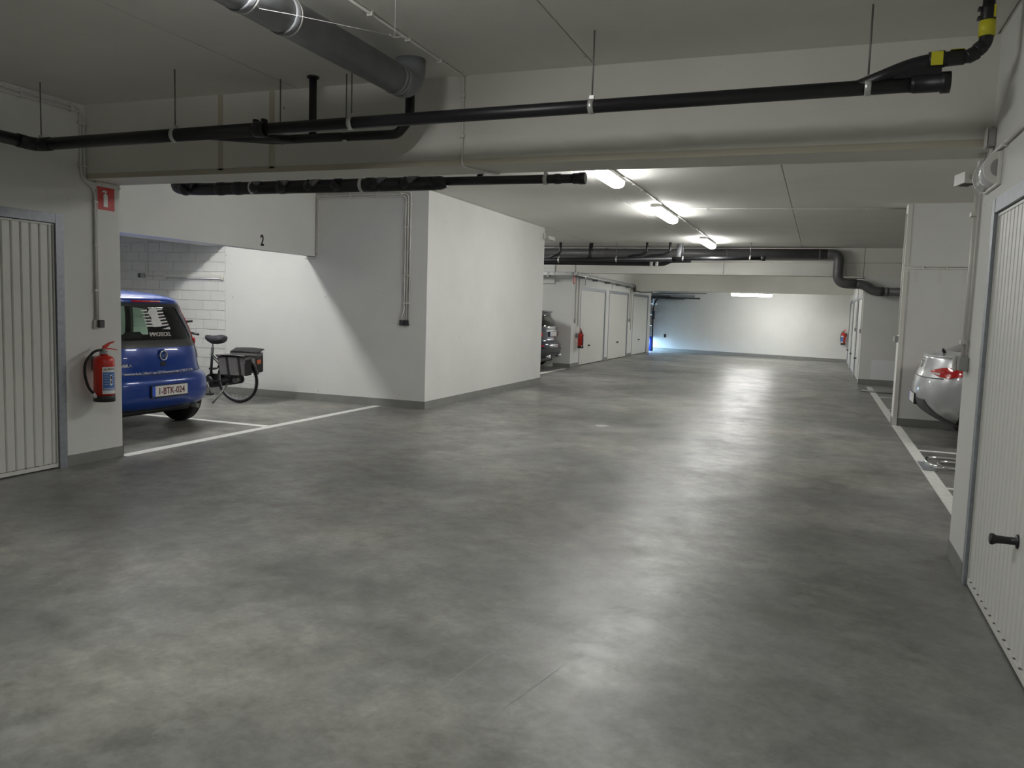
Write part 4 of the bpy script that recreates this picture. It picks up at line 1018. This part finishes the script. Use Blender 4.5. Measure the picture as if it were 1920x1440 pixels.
car1, gl1, half1 = make_car('hatchback_car', (-6.83, 7.185, 0), PI, 'shiny blue small hatchback parked nose-in behind the near extinguisher wall', 'car_blue', S1, zs1,
    (1.02, 1.40, .585, .50), [[(.98, 1.04), (1.27, 1.03), (1.27, 1.38), (1.05, 1.36)], [(1.36, 1.02), (2.45, 1.02), (2.0, 1.40), (1.36, 1.41)]],
    [(-.62, 1.06), (.62, 1.06), (.5, 1.42), (-.5, 1.42)], ([(.545, .285), (2.92, .285)], .835, .175), .55)
# black print around the rear glass
for (z0, z1, y0, y1) in ((.945, 1.024, -.665, .665), (1.396, 1.435, -.60, .60)):
    shell_patch(S1, lambda u, v, d: S1.back(u, v, d), lin(y0, y1, 25), lin(z0, z1, 4), .003).build('glass_border', 'car_trim', car1)
for sg in (-1, 1):
    MB().grid([[S1.back(sg*(half1(v)-.004+(.665-.065*(v-1.0)/.4-half1(v))*k/8), v, .003) for k in range(9)] for v in lin(1.02, 1.40, 14)]).build('glass_border', 'car_trim', car1)
phi_poly(S1, [(-8.5, 1.444), (8.5, 1.444), (8.5, 1.466), (-8.5, 1.466)], .004, 'high_brake_light', 'tail_red', car1)
for sg in (-1, 1):
    tl = phi_poly(S1, [(sg*56, .96), (sg*88, .99), (sg*88, 1.41), (sg*66, 1.41)], .014, 'tail_light', 'tail_red', car1, 'tall red tail light', 14)
    phi_poly(S1, [(sg*56, .80), (sg*86, .80), (sg*86, .975), (sg*58, .955)], .012, 'reversing_lens', 'tail_clear', tl)
    MB().lathe(S1.at(sg*66, 1.0, .008), (-.6, sg*.7, 0), [(-.01, .04), (.02, .038), (.03, .025), (.034, .0)], 14).build('bulb_lens', 'tail_red', tl)
# lower tailgate seam and bumper seam
def seam(S, pts, r, parent, name='panel_seam'):
    return MB().tube([S.back(y, z, -.001) for y, z in pts], r, 5).build(name, 'car_trim', parent)
seam(S1, [(y, .645+.02*(abs(y)/.7)**2) for y in lin(-.655, .655, 25)], .006, car1)
for sg in (-1, 1): seam(S1, [(sg*.655, z) for z in lin(.665, .94, 10)], .004, car1)
# emblem, handle recess, lettering
em = thing_c = S1.back(0, .855)
eb = MB().tube([Vector((em.x-.014, .052*math.cos(2*PI*k/28), .855+.052*math.sin(2*PI*k/28))) for k in range(28)], .0075, 8, closed=True).build('emblem', 'chrome', car1, 'chrome ring emblem')
MB().prism([(.062, -.004), (-.004, -.008), (.012, -.002), (.012, .004), (-.062, .004), (.004, .008), (-.012, .002)], lambda p_, q, s_: (s_, p_, .855+q), em.x-.02, em.x-.008).build('emblem_bolt', 'chrome', eb)
MB().lathe((em.x+.004, 0, .855), (-1, 0, 0), [(0, .075), (.006, .072), (.008, .0)], 24).build('emblem_boss', 'car_blue', car1)
MB().box(S1.back(0, .77).x-.004, S1.back(0, .77).x+.03, -.05, .05, .73, .79, .012).build('handle_recess', 'ink_black', car1)
pl = plate(car1, S1, 0, .468, '1-BTK-024')
def on_back(S, y0, z0, d): return lambda x, y, z: S.back(y0-x, z0+y, d+max(z, 0))
put_text('window_lettering', 'IMMOEECKE', .062, (0, 0, 0), (1, 0, 0), (0, 1, 0), 'white_print', gl1, sx=.92, fn=on_back(S1, -.055, 1.068, .003))
# white striped picture on the glass
def wpoly(pts): 
    return MB().prism(pts, lambda p_, q, s_: S1.back(p_, q, .0015+s_), 0, .0012)
lx0, lx1, lz0, lz1 = .10, -.245, 1.145, 1.375
def LP(a, b): return (lx0+(lx1-lx0)*a, lz0+(lz1-lz0)*b)
lo = wpoly([LP(.30, .10), LP(.62, .12), LP(.72, .3), LP(.68, .55), LP(.74, .8), LP(.70, 1.0), LP(.42, .98), LP(.30, .80), LP(.36, .55), LP(.28, .35)]).build('window_emblem', 'white_print', gl1)
for k in range(6):
    b = .12+.15*k
    wpoly([LP(.30, b), LP(.30, b+.085), LP(.02, b+.075-.01*k), LP(.0, b+.01)]).build('window_emblem_bar', 'white_print', gl1)
    wpoly([LP(.66, b+.02), LP(1.0, b+.07), LP(.98, b+.13), LP(.66, b+.10)]).build('window_emblem_bar', 'white_print', gl1)
wpoly([LP(.62, .0), LP(1.0, -.02), LP(1.0, .11)]).build('window_emblem_bar', 'white_print', gl1)
put_text('tailgate_lettering', 'www.ieecke.be | Albert I Laan 229 | Nieuwpoort-Bad | T 058 23 32 98', .041, (0, 0, 0), (1, 0, 0), (0, 1, 0), 'white_print', car1, sx=.86, fn=on_back(S1, .02, .655, .004))
put_text('model_lettering', 'AGILA', .042, (0, 0, 0), (1, 0, 0), (0, 1, 0), 'chrome', car1, sx=1.2, bold=.001, fn=on_back(S1, .50, .745, .004))
# lower bumper lip and exhaust
phi_poly(S1, [(-80, .24), (80, .24), (80, .262), (-80, .262)], .004, 'bumper_lip', 'car_trim', car1)
MB().tube([(.30, -.52, .25), (.06, -.52, .235)], .028, 12).build('exhaust_pipe', 'rod_steel', car1)
MB().tube([(.545, -.7, .285), (.545, .7, .285)], .045, 10).build('rear_axle', 'car_trim', car1)

# ---- silver coupe style hatchback
S2 = Shell(rear=[(.22, .42), (.30, .24), (.40, .09), (.50, .02), (.60, 0), (.70, .012), (.80, .035), (.86, .06), (.90, .075), (1.02, .10), (1.075, .11), (1.10, .18), (1.14, .33), (1.25, .58), (1.38, .95), (1.44, 1.25), (1.475, 1.7)],
           front=[(.22, 4.25), (.5, 4.44), (.75, 4.35), (.90, 3.95), (1.0, 3.4), (1.15, 3.0), (1.3, 2.7), (1.44, 2.35), (1.475, 2.1)],
           width=[(.22, .80), (.35, .88), (.55, .91), (.75, .92), (.90, .915), (1.0, .89), (1.08, .85), (1.2, .76), (1.35, .66), (1.44, .55), (1.475, .35)], p=2.9, lc=.55, lf=.9)
zs2 = [.22, .26, .30, .35, .40, .45, .50, .55, .60, .65, .70, .75, .80, .84, .87, .90, .94, .98, 1.02, 1.05, 1.075, 1.085, 1.095, 1.105, 1.12, 1.14, 1.18, 1.22, 1.26, 1.30, 1.34, 1.38, 1.41, 1.44, 1.455, 1.467, 1.474]
car2, gl2, half2 = make_car('coupe_car', (1.175, 11.66, 0), 0, 'silver car parked nose-in with its tail light toward the aisle', 'car_silver', S2, zs2,
    (1.145, 1.40, .60, .50), [[(1.35, 1.10), (2.0, 1.08), (2.0, 1.38), (1.55, 1.36)], [(2.1, 1.08), (2.95, 1.06), (2.5, 1.36), (2.1, 1.39)]],
    [(-.68, 1.08), (.68, 1.08), (.55, 1.40), (-.55, 1.40)], ([(.80, .325), (3.48, .325)], .915, .225), .6, glass='window_dark')
for sg in (-1, 1):
    tl = phi_poly(S2, [(sg*31, .90), (sg*36, .925), (sg*50, .955), (sg*68, .972), (sg*89, .985), (sg*89.6, .93), (sg*76, .855), (sg*64, .835), (sg*50, .85), (sg*38, .875)], .012, 'tail_light', 'tail_red', car2, 'red wraparound tail light', 30)
    phi_poly(S2, [(sg*34, .893), (sg*50, .893), (sg*50, .866), (sg*40, .874)], .014, 'reversing_lens', 'tail_clear', tl, None, 5)
MB().tube([S2.at(a, .815+.01*abs(a)/60, 0) for a in lin(-58, 58, 25)], .006, 5).build('panel_seam', 'car_trim', car2)
MB().tube([S2.at(a, 1.085, .004) for a in lin(-60, 60, 25)], .010, 8).build('spoiler_lip', 'car_silver', car2)
phi_poly(S2, [(-52, .26), (52, .26), (40, .44), (34, .55), (-34, .55), (-40, .44)], .010, 'rear_valance', 'dark_grey_box', car2, 'dark grey lower bumper', 12)
plate(car2, S2, 0, .53, '1-DJK-871' if 0 else '', .52, .115, .016)
MB().tube([Vector((S2.back(0, .96).x-.008, .045*math.cos(2*PI*k/24), .965+.045*math.sin(2*PI*k/24))) for k in range(24)], .006, 8, closed=True).build('emblem', 'chrome', car2, 'chrome ring emblem')
wp = MB().tube([(.30, -.30, 1.12), (.27, -.36, 1.15), (.26, -.42, 1.17)], [.02, .018, .012], 10).build('rear_wiper', 'car_trim', car2)
MB().tube([(1.55, 0, 1.46), (1.40, 0, 1.56)], [.012, .004], 8).build('roof_aerial', 'car_trim', car2)
for sg in (-1, 1):
    mr_ = MB().box(2.85, 3.0, sg*.82, sg*1.02, 1.03, 1.15, .03).build('door_mirror', 'car_silver', car2)

# ---- dark crossover in the far bay
S3 = Shell(rear=[(.28, .25), (.36, .08), (.45, .02), (.58, 0), (.66, .02), (.74, .09), (.85, .10), (1.0, .10), (1.08, .105), (1.2, .15), (1.36, .25), (1.42, .25), (1.45, .19), (1.475, .21), (1.51, .6), (1.54, 1.2)],
           front=[(.28, 4.3), (.55, 4.45), (.85, 4.35), (1.0, 3.9), (1.08, 3.3), (1.25, 2.95), (1.42, 2.5), (1.51, 2.1), (1.54, 1.9)],
           width=[(.28, .80), (.45, .88), (.65, .90), (.9, .90), (1.05, .87), (1.2, .79), (1.4, .70), (1.475, .64), (1.51, .5), (1.54, .3)], p=3.2, lc=.5, lf=.8)
zs3 = [.28, .32, .36, .40, .45, .5, .58, .64, .68, .72, .76, .8, .85, .9, .95, 1.0, 1.04, 1.08, 1.14, 1.2, 1.28, 1.36, 1.40, 1.43, 1.45, 1.465, 1.48, 1.5, 1.52, 1.535]
car3, gl3, half3 = make_car('crossover_car', (-6.22, 19.63, 0), PI, 'dark navy crossover parked in the far bay past the block wall', 'car_navy', S3, zs3,
    (1.09, 1.38, .66, .56), [[(.85, 1.1), (1.5, 1.1), (1.5, 1.38), (1.0, 1.36)], [(1.62, 1.1), (2.9, 1.09), (2.4, 1.39), (1.62, 1.4)]],
    [(-.66, 1.1), (.66, 1.1), (.54, 1.42), (-.54, 1.42)], ([(.80, .345), (3.55, .345)], .89, .225), .65, glass='window_dark')
for sg in (-1, 1):
    phi_poly(S3, [(sg*34, .84), (sg*84, .84), (sg*84, 1.0), (sg*50, 1.0), (sg*34, .93)], .012, 'tail_light', 'tail_red', car3, 'red tail light', 8)
    phi_poly(S3, [(sg*40, .60), (sg*62, .60), (sg*62, .635), (sg*40, .635)], .008, 'bumper_reflector', 'tail_red', car3, None, 4)
phi_poly(S3, [(-84, .28), (84, .28), (70, .50), (30, .56), (-30, .56), (-70, .50)], .012, 'rear_valance', 'dark_grey_box', car3, 'dark grey lower bumper', 10)
phi_poly(S3, [(-14, .30), (14, .30), (14, .40), (-14, .40)], .02, 'skid_plate', 'rim_alloy', car3, 'silver skid plate', 4)
plate(car3, S3, 0, .90, '', .53, .115, .016)
phi_poly(S3, [(-22, .965), (22, .965), (22, .995), (-22, .995)], .012, 'chrome_strip', 'chrome', car3, None, 4)
for sg in (-1, 1):
    MB().tube([(.15, sg*.45, .35), (-.01, sg*.45, .35)], .045, 14).build('exhaust_pipe', 'chrome', car3)
    MB().tube([(.8, sg*.55, 1.485), (.95, sg*.56, 1.525), (2.0, sg*.56, 1.525), (2.12, sg*.55, 1.485)], .014, 8).build('roof_rail', 'rod_steel', car3)

# ------------------------------------------------------------------ bicycle
bk = thing('bicycle', (-7.92, 9.70, 0), 'black city bicycle with two grey panniers beside the blue car', 'bicycle', None, 0, True)
bk.rotation_euler = (math.radians(-5), 0, math.radians(184))
RW = .345
def bike_wheel(c, ang, name):
    c = Vector(c); a = Vector((math.cos(ang), math.sin(ang), 0)); n = Vector((-math.sin(ang), math.cos(ang), 0)); u = Vector((0, 0, 1))
    ringp = lambda R_, k=40: [c+(a*math.cos(2*PI*i/k)+u*math.sin(2*PI*i/k))*R_ for i in range(k)]
    t = MB().tube(ringp(RW-.02), .02, 10, closed=True).build(name, 'rubber_black', bk)
    MB().tube(ringp(RW-.042), .010, 8, closed=True).build('rim', 'rim_alloy', t)
    MB().tube([c-n*.045, c+n*.045], .022, 12).build('hub', 'rod_steel', t)
    for i in range(28):
        th = 2*PI*i/28; d = a*math.cos(th)+u*math.sin(th); e = a*math.cos(th+.5*(1 if i % 2 else -1))+u*math.sin(th+.5*(1 if i % 2 else -1))
        MB().tube([c+n*(.03 if (i//2) % 2 else -.03)+e*.02, c+d*(RW-.045)], .0012, 4, False).build('spoke', 'rod_steel', t)
    return t
bike_wheel((0, 0, RW), 0, 'rear_wheel')
ang = math.radians(38)
hd = Vector((.90, 0, .80)); fc = Vector((1.06, .06, RW))
bike_wheel(fc, ang, 'front_wheel')
bb = Vector((.47, 0, .295)); stp = Vector((.40, 0, .80))
# frame
fr = MB().tube([bb, stp], .019, 12)
fr.build('seat_tube', 'bike_black', bk)
MB().tube(fillet([bb, (.62, 0, .33), (.86, 0, .70)], .18, 6), .021, 12).build('down_tube', 'bike_black', bk)
MB().tube([hd+Vector((-.03, 0, -.10)), hd+Vector((.0, 0, .08))], .022, 12).build('head_tube', 'bike_black', bk)
for s_ in (-1, 1):
    MB().tube([bb+Vector((0, s_*.035, 0)), (0, s_*.06, RW)], .011, 8).build('chain_stay', 'bike_black', bk)
    MB().tube([stp+Vector((.02, s_*.02, -.12)), (0, s_*.06, RW)], .009, 8).build('seat_stay', 'bike_black', bk)
    MB().tube([hd+Vector((-.02+.03, s_*.05*math.cos(ang), -.12)), fc+Vector((-math.sin(ang)*s_*.055, math.cos(ang)*s_*.055, 0))], .013, 8).build('fork_blade', 'bike_black', bk)
# mudguards
def guard(c, a0, a1, ang, nm):
    c = Vector(c); a = Vector((math.cos(ang), math.sin(ang), 0)); n = Vector((-math.sin(ang), math.cos(ang), 0)); R_ = RW+.018
    rows = []
    for s_ in (-1, -.5, 0, .5, 1): rows.append([c+n*s_*.027+(a*math.cos(t_)+Vector((0, 0, 1))*math.sin(t_))*(R_+.008*(1-s_*s_)) for t_ in lin(a0, a1, 24)])
    return MB().grid(rows).build(nm, 'bike_black', bk)
guard((0, 0, RW), math.radians(25), math.radians(165), 0, 'mudguard'); guard(fc, math.radians(20), math.radians(160), ang, 'mudguard')
# chain case, crank, pedals
cc = []
for k in range(13): a = PI/2-PI*k/12; cc.append((.49+.105*math.cos(a), .295+.105*math.sin(a)))
for k in range(13): a = -PI/2-PI*k/12; cc.append((.0+.065*math.cos(a), .345+.065*math.sin(a)))
MB().prism(cc, lambda p_, q, s_: (p_, s_, q), -.075, -.045).build('chain_case', 'bike_black', bk)
MB().lathe((.47, .03, .295), (0, 1, 0), [(0, .085), (.012, .085), (.014, .03), (.02, .0)], 24).build('motor_cover', 'bike_black', bk)
cr = MB().tube([(.47, .075, .295), (.42, .085, .13)], [.013, .010], 8).build('crank', 'rod_steel', bk)
MB().box(.355, .455, .085, .16, .115, .14, .005).build('pedal', 'bike_black', cr)
cr = MB().tube([(.47, -.09, .295), (.52, -.1, .46)], [.013, .010], 8).build('crank', 'rod_steel', bk)
MB().box(.47, .57, -.18, -.1, .45, .475, .005).build('pedal', 'bike_black', cr)
MB().tube([(0, -.06, RW), (0, .075, RW)], .038, 14).build('gear_hub', 'rod_steel', bk)
# saddle
sp = MB().tube([stp-Vector((0, 0, .02)), (.385, 0, .90)], .0125, 10).build('seat_post', 'chrome', bk)
rings = []
for x, wd, zt, hh in ((.185, .06, .955, .05), (.205, .10, .985, .085), (.255, .118, .995, .105), (.32, .108, .985, .105), (.39, .07, .98, .10), (.45, .045, .985, .085), (.49, .036, .985, .065), (.508, .02, .975, .04)):
    rings.append([Vector((x, wd*math.cos(2*PI*k/16), zt-hh/2+(hh/2)*math.sin(2*PI*k/16)*(1 if math.sin(2*PI*k/16) > 0 else 1.5))) for k in range(16)])
sd = MB().ring_skin(rings).build('saddle', 'saddle_black', bk)
MB().tube([(.25, .04, .905), (.45, .02, .90)], .006, 6).build('saddle_rail', 'chrome', sd)
MB().tube([(.25, -.04, .905), (.45, -.02, .90)], .006, 6).build('saddle_rail', 'chrome', sd)
# handlebar turned to the left
MB().tube([hd+Vector((0, 0, .06)), (.86, 0, 1.08)], .013, 10).build('stem', 'chrome', bk)
hb = MB().tube(fillet([(.52, .30, 1.047), (.68, .28, 1.07), (.86, .12, 1.085), (.93, -.06, 1.09), (1.10, -.20, 1.12), (1.04, -.235, 1.135)], .08, 5), .011, 10).build('handlebar', 'rod_steel', bk)
MB().tube([(.53, .30, 1.045), (.385, .315, 1.03)], .017, 10).build('grip', 'bike_black', hb)
MB().tube([(1.05, -.235, 1.135), (.92, -.245, 1.15)], .017, 10).build('grip', 'bike_black', hb)
# carrier
ca = MB().tube(fillet([(.30, .06, .69), (-.33, .06, .70), (-.36, 0, .70), (-.33, -.06, .70), (.30, -.06, .69)], .05, 4), .007, 8)
ca.build('rear_carrier', 'bike_black', bk)
for s_ in (-1, 1): MB().tube([(-.18, s_*.06, .70), (0, s_*.065, RW+.02)], .006, 6).build('carrier_stay', 'bike_black', bk)
MB().box(-.385, -.365, -.045, .045, .60, .655, .006).build('rear_reflector', 'reflector_orange', bk)
MB().box(-.37, -.34, -.05, .05, .58, .70, .008).build('lamp_bracket', 'bike_black', bk)
# panniers: open topped bags with dark straps and raised flaps
def pannier(s_, x0, x1, z0, z1, flap):
    y0, y1 = s_*.075, s_*.225
    def bag(i, z):   # rectangle ring with slight flare to the top
        k = (z-z0)/(z1-z0); e = .02*(1-k)
        return [Vector((x0+e+i, y0+s_*i, z)), Vector((x1-e-i, y0+s_*i, z)), Vector((x1-e-i, y1-s_*(e*1.5+i), z)), Vector((x0+e+i, y1-s_*(e*1.5+i), z))]
    mb = MB().ring_skin([bag(0, z0), bag(0, (z0+z1)/2), bag(0, z1), bag(.008, z1), bag(.008, z0+.02)], True, False)
    p_ = mb.build('pannier', 'bag_grey', bk)
    for fx in (.24, .66):
        x = x0+(x1-x0)*fx; yy = y1
        MB().prism([(y1+s_*.001, z1), (y1+s_*.006, z1), (y1-s_*.024, z0-.004), (y1-s_*.031, z0-.002)], lambda q, r_, t_: (t_, q, r_), x-.018, x+.018).build('strap', 'bag_dark', p_)
    MB().box(x0+.012, x1-.012, min(y0, y1-s_*.03), max(y0, y1-s_*.03), z0-.006, z0+.01).build('base_patch', 'bag_dark', p_)
    MB().prism([(x0, z1-.05), (x0+.012, z0), (x0+.03, z0), (x0+.02, z1-.02)], lambda q, r_, t_: (q-.003, t_, r_), y0, y1-s_*.01).build('end_trim', 'bag_dark', p_)
    # lid, propped half open
    a = math.radians(flap)
    ly = lambda d: y0+s_*d*math.cos(a); lz = lambda d: z1+.012+d*math.sin(a)
    f_ = MB().grid([[Vector((x0-.01+(x1-x0+.02)*u, ly(d), lz(d)+.01*math.sin(PI*u))) for u in lin(0, 1, 8)] for d in (0, .06, .12, .17)])
    f_.grid([[Vector((x0-.01+(x1-x0+.02)*u, ly(d), lz(d)-.012+.01*math.sin(PI*u))) for u in lin(0, 1, 8)] for d in (0, .06, .12, .17)])
    f_.build('lid', 'bag_dark', p_)
    MB().tube([Vector((x0-.01+(x1-x0+.02)*u, ly(.17), lz(.17)-.006+.01*math.sin(PI*u))) for u in lin(0, 1, 8)], .008, 6).build('lid_edge', 'bag_grey', p_)
    MB().box(x0+.03, x1-.03, min(y0+s_*.02, y1-s_*.03), max(y0+s_*.02, y1-s_*.03), z0+.03, z1-.05).build('bag_contents', 'bag_dark', p_)
    return p_
pannier(1, -.30, .16, .45, .715, 5)
pannier(-1, -.30, .16, .45, .73, 14)
# kickstand and lock
MB().tube([(.12, .06, .30), (.20, .16, .14), (.27, .25, .02)], [.014, .012, .015], 8).build('kickstand', 'rod_steel', bk)
MB().tube(fillet([(.10, .07, .52), (.22, .075, .60), (.30, .07, .52), (.22, .07, .46)], .06, 5), .007, 6).build('frame_lock', 'rod_steel', bk)
